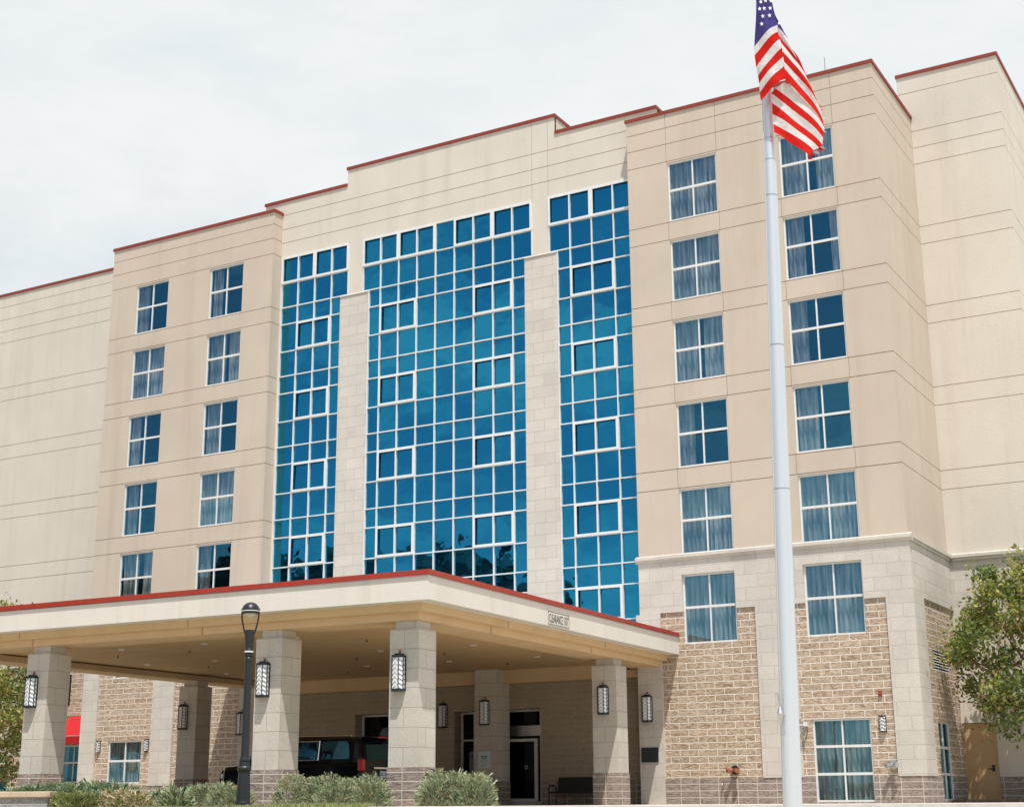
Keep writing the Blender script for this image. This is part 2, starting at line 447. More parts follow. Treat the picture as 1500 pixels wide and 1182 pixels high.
b.quad((-66,YL+.02,WTOP_L-.4),(XL0,YL+.02,WTOP_L-.4),(XL0,60,WTOP_L-.4),(-66,60,WTOP_L-.4))
b.quad((XR1,YW+.02,WTOP_R-.4),(-8.02,YW+.02,WTOP_R-.4),(-8.02,66,WTOP_R-.4),(XR1,66,WTOP_R-.4))
b.build('roof',[M['concrete']],hotel)
b=MB(); b.quad((-66,60,0),(-66,60,WTOP_L),(-8.02,60,WTOP_L),(-8.02,60,0)); b.build('rear_wall',[M['stucco_cream']],hotel)
# stone pilasters of the glass front
for a,c in pil:
    b=MB(); b.box(a,c,YC-.07,YC+.10,4.6,PT-.07,0,'k'); b.extrude([(YC-.11,PT-.07),(YC+.02,PT-.07),(YC+.02,PT+.02)],'x',a-.02,c+.02,0)
    b.build('pilaster',[M['stone']],hotel)
# copings: dull red metal
def coping(name,boxes,m='red_dull'):
    b=MB()
    for q in boxes: b.box(*q)
    return b.build(name,[M[m]],hotel)
ch=.115
coping('coping',[(XR0-.05,XR1+.05,42.95,43.35,TOP,TOP+ch),(XR1-.35,XR1+.05,43.35,YW-.01,TOP,TOP+ch),(XR0-.05,XR0+.3,43.35,46,TOP,TOP+ch)])
coping('coping',[(XL0-.05,XL1+.05,42.95,43.35,TOP,TOP+ch),(XL1-.30,XL1+.05,43.35,46,TOP,TOP+ch),(XL0-.05,XL0+.3,43.35,46,TOP,TOP+ch)])
coping('coping',[(m0-.04,m1+.04,YC-.05,YC+.35,MT,MT+ch),(m1-.30,m1+.04,YC+.35,YC+5,MT,MT+ch)])
coping('coping',[(A0-.04,m0-.005,YC-.05,YC+.35,AT,AT+ch)])
coping('coping',[(m1+.005,A1+.04,YC-.05,YC+.35,AT,AT+ch),(A1-.3,A1+.04,YC+.35,YC+5,AT,AT+ch)])
coping('coping',[(-66,XL0+.0,YL-.05,YL+.35,WTOP_L,WTOP_L+ch)])
coping('coping',[(XR1-.42,-8.0+.05,YW-.05,YW+.35,WTOP_R,WTOP_R+ch),(-8.35,-7.95,YW+.35,66,WTOP_R,WTOP_R+ch)])
# stone cornice band
prof=[(.02,7.50),(-.09,7.50),(-.09,7.56),(-.14,7.60),(-.14,7.69),(.02,7.75)]
def cornice(boxes):
    b=MB()
    for (ax,base,sgn,a0,a1) in boxes:
        pts=[(base+sgn*p,q) for p,q in prof]
        b.extrude(pts,ax,a0,a1)
    return b.build('cornice',[M['stone']],hotel)
cornice([('x',YF,1,XR0-.08,XR1+.14)]); cornice([('x',YF,1,XL0-.14,XL1)])
cornice([('y',XR1,-1,43.0-.002,YW+.0)]); cornice([('x',YW,1,XR1+.143,-7.86)])
b=MB(); b.box(-19.93,-19.10,42.90,42.948,.0,5.86); b.build('stone_pier',[M['stone']],hotel)
b=MB(); b.box(-36.22,-35.44,42.90,42.99,.77,4.4); b.build('stone_pier',[M['column_stone']],hotel)

for xa,xb in ((XR1-.0,XR1+.05),(XL0-.05,XL0)):
    b=MB(); b.box(xa,xb,42.95,43.0,.76,7.50); b.build('quoin',[M['stone']],hotel)
    b=MB(); b.box(xa+(.0 if xa>-20 else .02),xb-(.02 if xa>-20 else 0),42.97,43.0,0,.76); b.build('quoin_base',[M['dado']],hotel)
# ---- windows
_wm={}
def win_frame(w,h,rows,cols=2,big=True):
    key=(round(w,2),round(h,2),rows,cols)
    if key in _wm: return _wm[key]
    b=MB(); t=.055; d=.09
    b.box(0,w,0,d,0,t); b.box(0,w,0,d,h-t,h); b.box(0,t,0,d,t,h-t); b.box(w-t,w,0,d,t,h-t)
    for i in range(1,cols): x=w*i/cols; b.box(x-.024,x+.024,.008,d-.01,t,h-t)
    for j in range(1,rows):
        z=h*j/rows+(.05 if rows==2 else 0); tt=.038
        b.box(t,w-t,.004,d-.014,z-tt,z+tt)
    fr=b.mesh('window_frame',[M['white_metal']])
    g=MB()
    for i in range(cols):
        for j in range(rows):
            x0,x1=w*i/cols+.02,w*(i+1)/cols-.02; z0,z1=h*j/rows+.02,h*(j+1)/rows-.02; e=random.uniform(-.004,.004)
            g.quad((x0,.045+e,z0),(x1,.045-e,z0),(x1,.045-e,z1),(x0,.045+e,z1))
    _wm[key]=(fr,g.mesh('pane',[M['pane']])); return _wm[key]
_cm={}
def curtain_mesh(w,h,var,seed):
    key=(round(w,2),round(h,2),var,seed)
    if key in _cm: return _cm[key]
    rnd=random.Random(seed*31+hash(var)%97 if False else seed*31+len(var)); b=MB()
    spans={'closed':[(0,.5),(.5,1)],'gap':[(0,.47),(.56,1)],'left':[(0,.30)],'lefthalf':[(0,.40)],'both':[(0,.34),(.80,1)],'slit':[(0,.5),(.62,1)]}[var]
    for s0,s1 in spans:
        n=max(10,int((s1-s0)*46)); prev=None; ph=rnd.uniform(0,6)
        for i in range(n+1):
            x=w*(s0+(s1-s0)*i/n); y0=.20+.035*math.sin(i*1.55+ph)+.012*rnd.uniform(-1,1); y1=.20+.05*math.sin(i*1.55+ph+.4)+.02*rnd.uniform(-1,1)
            c=((x,y0,h),(x+rnd.uniform(-.012,.012),y1,.0))
            if prev: b.quad(prev[1],c[1],c[0],prev[0],0)
            prev=c
    b.quad((-.3,.9,-.2),(w+.3,.9,-.2),(w+.3,.9,h+.2),(-.3,.9,h+.2),1)  # black backing box stands in for the dark of the unlit room
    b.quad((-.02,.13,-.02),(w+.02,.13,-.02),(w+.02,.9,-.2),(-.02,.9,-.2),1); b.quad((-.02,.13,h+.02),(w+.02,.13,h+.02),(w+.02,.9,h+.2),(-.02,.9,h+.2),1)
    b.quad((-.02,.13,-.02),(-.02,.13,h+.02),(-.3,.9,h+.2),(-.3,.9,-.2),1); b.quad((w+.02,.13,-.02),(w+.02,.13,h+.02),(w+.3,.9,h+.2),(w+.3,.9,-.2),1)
    _cm[key]=b.mesh('curtain',[M['curtain'],M['black']]); return _cm[key]
wn=[0]
def window(x0,x1,z0,z1,Y,var,rows=2,rz=0,X=None):
    w,h=x1-x0,z1-z0; fr,pn=win_frame(w,h,rows)
    loc=(x0,Y+.05,z0) if X is None else (X-.05,x0,z0)
    o=inst('window',fr,hotel,loc,rz)
    inst('pane',pn,o); wn[0]+=1
    inst('curtain',curtain_mesh(w,h,var,wn[0]%5),o)
    return o
VR=[['closed','closed','gap','left','closed','closed'],['slit','both','left','lefthalf','closed','closed']]
VL=[['left','gap','lefthalf','closed','left','closed'],['left','closed','left','left','slit','closed']]
for (cols,V) in ((colR,VR),(colL,VL)):
    for ci,(a,c) in enumerate(cols):
        for k in range(5): window(a,c,H[k]-WH,H[k],YF,V[ci][k])
        window(a,c,4.86,7.05,YF,V[ci][5])
window(-14.32,-12.55,.05,2.42,YF,'closed',3)
window(-42.80,-41.05,.85,2.46,YF,'closed',2)
window(44.82,46.28,.06,2.36,0,'closed',3,R(90),XR1)
window(-48.95,-46.4,.95,2.5,YL,'left',2)
window(-53.4,-51.5,.6,1.75,YL,'left',2)
# vent louvre on the side wall
b=MB()
b.box(XR1-.12,XR1-.10,44.93,46.78,3.86,4.46,1)
for i in range(7):
    zz=3.88+i*.083; b.quad((XR1-.004,44.95,zz),(XR1-.004,46.76,zz),(XR1-.03,46.76,zz+.03),(XR1-.03,44.95,zz+.03),0); b.quad((XR1-.004,44.95,zz-.012),(XR1-.004,46.76,zz-.012),(XR1-.004,46.76,zz),(XR1-.004,44.95,zz),0); pass
b.build('louvre_vent',[M['white_metal'],M['black']],hotel)
# tan side door
b=MB(); b.box(-11.05,-10.04,YW+.06,YW+.11,.02,2.38); b.box(-11.05,-10.99,YW+.03,YW+.06,.02,2.38); b.box(-10.10,-10.04,YW+.03,YW+.06,.02,2.38); b.box(-10.99,-10.10,YW+.03,YW+.06,2.32,2.38)
dr=b.build('door',[M['door_tan']],hotel); dr['label']='tan painted side door with a lever handle'
b=MB(); b.box(-10.25,-10.17,YW+.025,YW+.06,.92,1.12); b.tube([(-10.22,YW+.06,1.0),(-10.22,YW-.02,1.0)],[.014,.014],8); b.tube([(-10.22,YW-.02,1.0),(-10.36,YW-.02,1.0)],[.014,.012],8)
b.build('handle',[M['dark_metal']],dr)
# antenna rod on the roof
b=MB(); b.tube([(-13.75,47,TOP-.3),(-13.75,47,25.93)],[.025,.015],6); b.build('roof_antenna',[M['steel']],hotel)

# ---- the tall glass fronts
lev=[GT]
z0=GT
while z0>6:
    for d in (1.14,1.01,.71):
        z0-=d; lev.append(z0)
lev=[z for z in lev if z>GB]+[GB]
def mull(px_edges): return px_edges
from bisect import bisect
def xs_even(a,c,n): return [a+(c-a)*i/n for i in range(n+1)]
cols_left=xs_even(-35.42,-32.12,4); cols_mid=xs_even(-31.44,-23.93,9); cols_right=xs_even(-23.26,-19.80,4)
def glass_front(xs,top,bot,ops_top,ops_low,lab):
    root=MB(); Yg=YC+.05; fY0,fY1=YC-.03,YC+.07
    def lim(z): return top if z>PT else bot
    t=.019
    # verticals: above and below the pilaster shoulder
    for i,x in enumerate(xs):
        for (za,zb) in ((PT,GT),(GB,PT)):
            a,c=lim((za+zb)/2); xx=min(max(x,a+t),c-t)
            if i not in (0,len(xs)-1) and (x<a+.12 or x>c-.12): continue
            root.box(xx-t,xx+t,fY0,fY1,za,zb,0,'k')
    for z in lev:
        a,c=top if z>PT-.3 and z>=PT else bot
        if abs(z-lev[2])<.02: a,c=top
        zz=min(z,GT-t); hh=t*(1.35 if z in (GT,) else 1)
        root.box(a,c,fY0+.003,fY1-.004,zz-hh,zz+hh,0,'k')
    o=root.build('glass_front',[M['white_metal']],hotel); o['label']=lab
    # opening lights: thick white frames two panes wide
    def light(i0,i1,zt,zb):
        b=MB(); a,c=xs[i0],xs[i1]; w=.085
        b.box(a,c,YC-.055,YC-.031,zt-w,zt,0); b.box(a,c,YC-.055,YC-.031,zb,zb+w,0); b.box(a,a+w,YC-.055,YC-.031,zb+w,zt-w,0); b.box(c-w,c,YC-.055,YC-.031,zb+w,zt-w,0)
        if i1-i0>1: xm=xs[i0+1]; b.box(xm-.025,xm+.025,YC-.05,YC-.031,zb+w,zt-w,0)
        b.build('opening_light',[M['white_metal']],o)
    for i0,i1 in ops_top: light(i0,i1,lev[0]-.02,lev[1])
    k=3
    while k+1<len(lev) and lev[k+1]>GB-.2:
        for i0,i1 in ops_low: light(i0,i1,lev[k],lev[k+1])
        k+=3
    g=MB(); rnd=random.Random(len(xs)*3+int(abs(xs[0])))
    for j in range(len(lev)-1):
        a,c=top if lev[j+1]>PT-.25 else bot
        X=[a]+[x for x in xs if a+.12<x<c-.12]+[c]
        for i in range(len(X)-1):
            e1,e2=rnd.gauss(0,.0034),rnd.gauss(0,.0034)
            p,q=lev[j],lev[j+1]
            g.quad((X[i],Yg+e1-e2,q),(X[i+1],Yg-e1-e2,q),(X[i+1],Yg-e1+e2,p),(X[i],Yg+e1+e2,p))
    g.build('pane',[M['mirror']],o)
    return o
glass_front(cols_left,gtop[0],gbot[0],[(0,2),(2,4)],[(1,3)],'left strip of blue reflective glazing, four panes wide')
glass_front(cols_mid,gtop[1],gbot[1],[(0,2),(2,4),(5,7),(7,9)],[(1,3),(6,8)],'middle field of blue reflective glazing, nine panes wide')
glass_front(cols_right,gtop[2],gbot[2],[(0,2),(2,4)],[(1,3)],'right strip of blue reflective glazing, four panes wide')

# ---- entrance wall under the canopy
YE=43.70
doA=(-27.30,-25.92,0,3.10); doB=(-25.60,-23.90,0,3.12); wE=(-31.5,-28.9,.9,3.14)
def ent_fn(u,z):
    if hit([doA,doB,wE],u,z): return None
    return (-.02,1) if z<.76 else (0,0)
us=[-35.5,-19.80]+[x for o in (doA,doB,wE) for x in o[:2]]; zs=[0,.76,4.6]+[x for o in (doA,doB,wE) for x in o[2:]]
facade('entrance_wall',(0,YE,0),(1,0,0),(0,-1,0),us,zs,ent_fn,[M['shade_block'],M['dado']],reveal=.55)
b=MB(); b.box(-25.95,-25.10,42.83,YE+.0,.76,4.44,0); b.box(-25.97,-25.08,42.81,YE+.0,0,.76,1)
b.build('stone_pier',[M['column_stone'],M['dado']],hotel)
def shop(name,o,mull_x,bars,lab=None):
    a,c,z0,z1=o; b=MB(); y=YE+.45
    b.box(a,a+.07,y,y+.08,z0,z1); b.box(c-.07,c,y,y+.08,z0,z1); b.box(a+.07,c-.07,y,y+.08,z1-.07,z1); b.box(a+.07,c-.07,y,y+.08,z0,z0+.1)
    for x in mull_x: b.box(x-.04,x+.04,y,y+.08,z0+.1,z1-.07)
    for zz in bars: b.box(a+.07,c-.07,y+.01,y+.07,zz-.03,zz+.03)
    ob=b.build(name,[M['white_metal']],hotel)
    g=MB(); g.quad((a,y+.05,z0),(c,y+.05,z0),(c,y+.05,z1),(a,y+.05,z1)); g.build('pane',[M['dark_glass']],ob)
    return ob
shop('window',wE,[-30.2],[])
s=shop('door',doA,[-26.05,-26.75],[1.0,2.15]); s['label']='dark glazed side entrance with a thick white frame'
b=MB()
for zz in (1.25,1.9): b.tube([(-26.18,YE+.42,zz),(-26.18,YE+.42,zz+.45)],[.02,.02],8)
b.build('handle',[M['steel']],s)
s=shop('door',doB,[-24.15],[2.46]); s['label']='sliding glass entrance door with a steel header'
b=MB(); b.box(doB[0],doB[1],YE+.33,YE+.448,2.24,2.58); b.build('header',[M['steel']],s)
b=MB(); b.box(-24.36,-24.24,YE+.36,YE+.42,.1,2.15); b.box(-25.5,-24.36,YE+.37,YE+.41,2.06,2.15); b.box(-25.5,-24.36,YE+.37,YE+.41,.1,.2); b.build('door_leaf',[M['white_metal']],s)
b=MB()
for k in range(16):
    t=2*math.pi*k/16; t2=2*math.pi*(k+1)/16; cx,cz,ra,rb=-24.72,1.22,.05,.062; y=YE+.44
    b.quad((cx+ra*math.cos(t),y,cz+ra*math.sin(t)),(cx+rb*math.cos(t),y,cz+rb*math.sin(t)),(cx+rb*math.cos(t2),y,cz+rb*math.sin(t2)),(cx+ra*math.cos(t2),y,cz+ra*math.sin(t2)))
b.build('door_sticker',[M['milk']],s)

# ------------------------------------------------------------------ canopy
CA=(-17.94,27.60); TH=R(2.2); UW=-18.05
can=thing('entrance_canopy','wide drive-through canopy with cream fascia, red edge and stone columns','canopy',(CA[0],CA[1],0),TH)
def vb(u,Y=43.0):                                                     # v on the wall line at u
    return (Y-CA[1]-u*math.sin(TH))/math.cos(TH)
def ring(b,i0,i1,z0,z1,mi=0,Y=43.0):
    """U-shaped band open towards the building: insets i0 (outer) to i1 (inner)"""
    L0,L1=UW+i0,UW+i1; R0,R1=-i0,-i1
    b.prism([(L0,i0),(R0,i0),(R1,i1),(L1,i1)],z0,z1,mi)
    b.prism([(R1,i1),(R0,i0),(R0,vb(R0,Y)),(R1,vb(R1,Y))],z0,z1,mi)
    b.prism([(L0,i0),(L1,i1),(L1,vb(L1,Y)),(L0,vb(L0,Y))],z0,z1,mi)
b=MB(); ring(b,0,.5,4.552,5.10); fas=b.build('fascia',[M['fascia']],can)
b=MB(); ring(b,-.045,.4,5.104,5.225); b.build('coping',[M['red']],can)
b=MB(); ring(b,-.02,.05,5.085,5.104-.002); b.build('drip_edge',[M['steel']],can)
b=MB(); ring(b,.40,.9,4.372,4.550); ring(b,.60,1.62,4.192,4.370); b.build('stepped_trim',[M['step']],can)
b=MB()
Lr=[(UW+.45,.45),(-.45,.45),(-.45,vb(-.45,43.45)),(UW+.45,vb(UW+.45,43.45))]
b.prism(Lr,4.80,5.05); b.build('roof_deck',[M['concrete']],can)
b=MB(); Lc=[(UW+1.61,1.61),(-1.61,1.61),(-1.61,vb(-1.61,43.42)),(UW+1.61,vb(UW+1.61,43.42))]
b.prism(Lc,4.40,4.46); b.build('ceiling',[M['soffit']],can)
b=MB(); b.prism([(-17.6,vb(-17.6,43.30)),(-1.95,vb(-1.95,43.30)),(-1.95,vb(-1.95,43.69)),(-17.6,vb(-17.6,43.69))],3.95,4.398); b.prism([(-1.95,vb(-1.95,43.30)),(-.62,vb(-.62,43.30)),(-.62,vb(-.62,43.69)),(-1.95,vb(-1.95,43.69))],3.95,4.188); b.build('rear_beam',[M['step']],can)
# joints in the trim
b=MB()
for v in (4.6,10.6):
    b.box(-.399,-.388,v,v+.012,4.372,4.55); b.box(-.599,-.588,v-.55,v-.538,4.192,4.37)
for u_ in (-7.2,-12.9): b.box(u_,u_+.012,.388,.399,4.372,4.55); b.box(u_+.3,u_+.312,.588,.599,4.192,4.37)
b.build('trim_joint',[M['groove']],can)
lampm=MB(); lampm.lathe([(.02,4.395),(.085,4.39),(.10,4.386),(.10,4.40)],14); lm=lampm.mesh('downlight',[M['milk']])
spr=MB(); spr.lathe([(.03,4.33),(.035,4.35),(.012,4.36),(.012,4.40)],8); sm=spr.mesh('sprinkler_head',[M['dark_metal']])
for u_ in (-3.4,-6.5,-9.6,-12.6,-15.3):
    for v in (4.0,8.2,12.2):
        inst('downlight',lm,can,(u_,v,0)); inst('sprinkler_head',sm,can,(u_+1.4,v+1.3,0))
cs=.39
def column(u_,v):
    b=MB(); b.box(u_-cs,u_+cs,v-cs,v+cs,.90,4.00,0,'b')
    o=b.build('column',[M['column_stone']],can,uvoff=(-u_+cs,-.9))
    b=MB(); b.box(u_-cs-.02,u_+cs+.02,v-cs-.02,v+cs+.02,0,.899); b.build('column_base',[M['dado']],o,uvoff=(-u_,0))
    b=MB(); b.box(u_-.29,u_+.29,v-.29,v+.29,4.001,4.191); b.build('capital',[M['column_stone']],o)
    return o
for q in ((-1.0,1.0),(-4.83,1.0),(-12.35,1.0),(-16.60,1.0),(-1.0,12.2),(-16.60,12.2)): column(*q)
def c2w(u_,v): return (CA[0]+u_*math.cos(TH)-v*math.sin(TH),CA[1]+u_*math.sin(TH)+v*math.cos(TH))

# clearance sign on the right fascia
def text_mesh(body,size):
    c=bpy.data.curves.new('txt','FONT'); c.body=body; c.size=size; c.extrude=.002; c.resolution_u=2
    o=bpy.data.objects.new('txt',c); COL.objects.link(o)
    me=bpy.data.meshes.new_from_object(o.evaluated_get(bpy.context.evaluated_depsgraph_get()))
    bpy.data.objects.remove(o); return me
sx,sy=c2w(0,6.08)
sg=thing('clearance_sign','narrow black lettered clearance sign on the cream canopy fascia','sign',(sx,sy,4.60),TH)
b=MB(); b.box(.003,.012,0,1.26,0,.33); b.build('sign_panel',[M['fascia']],sg)
b=MB()
for q in ((0,1.26,0,.012),(0,1.26,.318,.33),(0,.012,.012,.318),(1.248,1.26,.012,.318)): b.box(.0121,.016,*q)
b.build('border',[M['letter']],sg)
me=text_mesh("CLEARANCE 13'6\"",.30); me.materials.append(M['letter'])
xs_=[v.co.x for v in me.vertices]; ys_=[v.co.y for v in me.vertices]; wx=max(xs_)-min(xs_); hy=max(ys_)-min(ys_)
for v in me.vertices:
    x,y,zz=v.co; v.co=(.0135+.002+zz,.05+(x-min(xs_))/wx*1.16,.05+(y-min(ys_))/hy*.23)
o=bpy.data.objects.new('lettering',me); COL.objects.link(o); o.parent=sg

# ------------------------------------------------------------------ wall lanterns
def lantern_meshes():
    pr=[(-.15,0),(-.15,-.10),(-.085,-.20),(.085,-.20),(.15,-.10),(.15,0)]
    h=.74
    out={}
    b=MB(); b.box(-.17,.17,-.02,0,-.02,h+.02)
    def plate(s,z0,z1): b.prism([(x*s,y*s) for x,y in reversed(pr)][::-1] if False else [(x*s,y*s) for x,y in pr],z0,z1)
    plate(1.08,-.035,.015); plate(1.08,h-.015,h+.035); plate(.72,h+.035,h+.075)
    for x,y in pr[1:5]: b.tube([(x*1.01,y*1.01,0),(x*1.01,y*1.01,h)],[.012,.012],6)
    out['frame']=b.mesh('frame',[M['dark_metal']]); b=MB()
    faces=[(pr[i],pr[i+1]) for i in range(5)]
    for fi,(p,q) in enumerate(faces):
        p=Vector((p[0]*1.02,p[1]*1.02,0)); q=Vector((q[0]*1.02,q[1]*1.02,0)); mdl=(p+q)/2
        for k in range(7):
            z=.02+k*.105
            if fi==2:
                b.tube([p+Vector((0,0,z-.03)),mdl+Vector((0,-.004,z+.075)),q+Vector((0,0,z-.03))],[.008]*3,5)
            else:
                a0,a1=(-.03,.03) if fi<2 else (.03,-.03)
                b.tube([p+Vector((0,0,z+a0)),q+Vector((0,0,z+a1))],[.0075]*2,5)
    out['lattice']=b.mesh('lattice',[plain('grey_blue_lattice',(.16,.20,.22),.4,.3)])
    b=MB(); b.prism([(x*.97,y*.97) for x,y in pr],.016,h-.016,0,False); out['glass']=b.mesh('lantern_glass',[M['milk']])
    b=MB(); b.lathe([(.012,h+.075),(.012,h+.10),(.032,h+.115),(.038,h+.135),(.028,h+.16),(.004,h+.17)],10); out['finial']=b.mesh('finial',[M['copper']],smooth=True)
    return out
LMs=lantern_meshes()
lan0=None
def lantern(x,y,z,rz,label,s=1.0):
    global lan0
    if lan0 is None:
        t=thing('wall_lantern',label,'lantern',group='dark wall lanterns with chevron bars')
        inst('frame',LMs['frame'],t); inst('lattice',LMs['lattice'],t); inst('lantern_glass',LMs['glass'],t); inst('finial',LMs['finial'],t); lan0=t
    else: t=copy_tree(lan0); t['label']=label
    t.location=(x,y,z); t.rotation_euler=(0,0,rz); t.scale=(s,s,s)
def on_col(u_,v,z,label,du=0.,face='f',s=1.0):
    if face=='f': x,y=c2w(u_+du,v-cs-.001); lantern(x,y,z,TH,label,s)
    else: x,y=c2w(u_+du,v+cs+.001); lantern(x,y,z,TH+math.pi,label,s)
on_col(-1.0,1.0,2.62,'chevron lantern on the front corner column of the canopy, brightest of all',-.11)
on_col(-4.83,1.0,2.62,'chevron lantern on the stone column just right of the street lamp',-.11)
on_col(-12.35,1.0,2.62,'chevron lantern on the far left front column beside the tree',-.12)
on_col(-12.35,1.0,2.72,'dark lantern peeking out behind the far left front column',.16,'k')
on_col(-1.0,12.2,2.60,'chevron lantern on the rear right column left of the dark recess',-.02)
on_col(-16.60,12.2,2.58,'shaded lantern on the dark rear column nearest the red awning',-.14)
lantern(-25.55,42.829,2.60,0,'chevron lantern on the pier beside the entrance door above the pale notice')
lantern(-19.62,42.899,2.53,0,'chevron lantern on the wall pier above the dark plaque')
lantern(-36.05,42.899,2.55,0,'dark lantern on the wall pier partly behind the street lamp')
lantern(-27.75,YE-.001,2.60,0,'shaded lantern half hidden behind the front corner column')
# small sconces
def sconce_meshes():
    b=MB(); n=7; pr=[(.10*math.cos(math.pi+math.pi*i/(n-1)),.12*math.sin(math.pi+math.pi*i/(n-1))) for i in range(n)]
    b.prism(pr,0,.03); b.prism(pr,.43,.46); b.box(-.11,.11,-.012,0,0,.46)
    for k in range(4):
        z=.05+k*.10
        b.tube([(-.10,-.02,z+.05),(-.075,-.095,z+.02),(0,-.125,z+.09),(.075,-.095,z+.02),(.10,-.02,z+.05)],[.013]*5,5)
    f=b.mesh('frame',[M['dark_metal']])
    b=MB(); b.prism([(x*.95,y*.95) for x,y in pr],.03,.43,0,False); g=b.mesh('sconce_glass',[M['milk']],smooth=True)
    return f,g
sf,sgm=sconce_meshes(); sc0=None
for x,z,lab in ((-43.30,2.03,'small striped wall sconce left of the four-pane ground window'),(-40.78,2.03,'small striped wall sconce right of the four-pane ground window'),(-12.20,2.0,'small striped wall sconce beside the six-pane ground window')):
    if sc0 is None:
        t=sc0=thing('wall_sconce',lab,'sconce',group='small wall sconces'); inst('frame',sf,t); inst('sconce_glass',sgm,t)
    else: t=copy_tree(sc0); t['label']=lab
    t.location=(x,YF-.001,z)

# ------------------------------------------------------------------ signs and fittings on the walls
t=thing('notice','pale blue notice on the pier left of the sliding entrance door','notice',(-25.80,42.805,1.18))
b=MB(); b.box(0,.46,0,.02,0,.53); b.build('panel',[M['sign_white']],t)
b=MB()
for z,a,c,h in ((.36,.10,.36,.035),(.31,.13,.33,.03),(.23,.08,.38,.014),(.15,.26,.34,.014),(.09,.12,.33,.014)): b.box(a,c,-.003,-.001,z,z+h)
b.build('print',[M['ink']],t)
b=MB(); b.box(-19.87,-19.29,42.87,42.898,1.27,1.72); tag(b.build('wall_plaque',[M['plaque']]),'dark rectangular plaque on the stone pier beside the canopy end','plaque')
# awning
t=thing('window_awning','bright red canvas awning over a window at the left wing','awning',(-49.2,YL,2.52))
b=MB(); b.quad((0,-.03,1.2),(0,-.95,.32),(3.0,-.95,.32),(3.0,-.03,1.2)); b.quad((0,-.951,.32),(0,-.951,0),(3.0,-.951,0),(3.0,-.951,.32)); b.tri((3.0,-.03,1.2),(3.0,-.95,.32),(3.0,-.03,.32)); b.tri((0,-.03,1.2),(0,-.03,.32),(0,-.95,.32)); b.quad((3.0,-.95,.32),(3.0,-.95,0),(3.0,-.03,0),(3.0,-.03,.32)); b.quad((0,-.95,.32),(0,-.03,.32),(0,-.03,0),(0,-.95,0))
b.build('canvas',[M['awning']],t)
b=MB(); b.tube([(0,-.94,.31),(3,-.94,.31)],[.02,.02],6); b.build('frame',[M['steel']],t)
# fire connection, wall cap, bell, tap
def inlet(x,z,lab,col,cat):
    t=thing('fire_department_inlet' if cat=='inlet' else 'wall_pipe_cap',lab,cat,(x,YF-.03,z))
    b=MB(); b.tube([(0,0,0),(0,-.05,0)],[.13,.13],14); b.tube([(0,-.05,0),(0,-.16,-.01)],[.07,.07],12)
    b.build('wall_flange',[M['steel'] if cat!='inlet' else M['dark_metal']],t)
    b=MB()
    for s in (-1,1): b.tube([(0,-.10,0),(s*.13,-.24,-.02)],[.06,.055],10); b.tube([(s*.13,-.24,-.02),(s*.165,-.28,-.025)],[.07,.07],10)
    b.build('cap',[col],t)
inlet(-16.80,1.0,'red capped fire hose inlet low on the tan block wall','' or M['copper'],'inlet')
inlet(-11.95,1.08,'grey steel pipe cap at the foot of the stone corner','' or M['steel'],'pipe cap')
t=thing('wall_tap','small hose tap on the dark block plinth below the red inlet','tap',(-17.19,YF-.03,.62)); b=MB(); b.tube([(0,0,0),(0,-.10,0),(0,-.13,-.05)],[.02,.02,.018],8); b.build('spout',[M['steel']],t); b=MB(); b.tube([(-.04,-.08,.04),(.04,-.08,.04)],[.012,.012],6); b.build('handle',[M['copper']],t)
t=thing('alarm_strobe','small red alarm device on the block wall above a sconce','alarm',(-12.21,YF-.001,3.02)); b=MB(); b.box(-.05,.05,-.05,0,0,.16); b.build('body',[M['red']],t,bevel=.01); b=MB(); b.box(-.03,.03,-.07,-.051,.06,.13); b.build('lens',[M['copper']],t)
# coiled hose on bracket
t=thing('coiled_hose','pale hose coiled on a wall bracket behind the flagpole','hose',(-14.78,YF-.02,2.12))
b=MB()
for k in range(4):
    r=.17+.045*k; pts=[(r*math.cos(a*math.pi/12),-.06-.018*k,1.25*r*math.sin(a*math.pi/12)) for a in range(25)]
    b.tube(pts,[.019]*25,6,cap=False)
b.build('hose',[plain('pale_hose_rubber',(.50,.44,.33),.6)],t)
b=MB(); b.tube([(0,0,.1),(0,-.16,.1),(.28,-.16,.16)],[.02]*3,6); b.box(.26,.36,-.2,-.02,.10,.22); b.build('bracket',[M['white_metal']],t)

# ------------------------------------------------------------------ bench
t=thing('bench','black metal bench against the shaded entrance wall','bench',(-23.15,42.75,0))
b=MB(); b.box(.05,1.75,.0,.45,.36,.42); b.build('seat',[M['dark_metal']],t,bevel=.015)
b=MB(); b.extrude([(.42,.42),(.50,.42),(.58,.86),(.52,.86)],'x',.12,1.68); b.build('backrest',[M['dark_metal']],t)
for x in (0.03,1.77):
    b=MB(); b.tube([(x,.02,0),(x,.0,.52),(x,.06,.60),(x,.40,.60),(x,.50,.55),(x,.5,0)],[.03]*6,8); b.build('armrest',[M['dark_metal']],t)

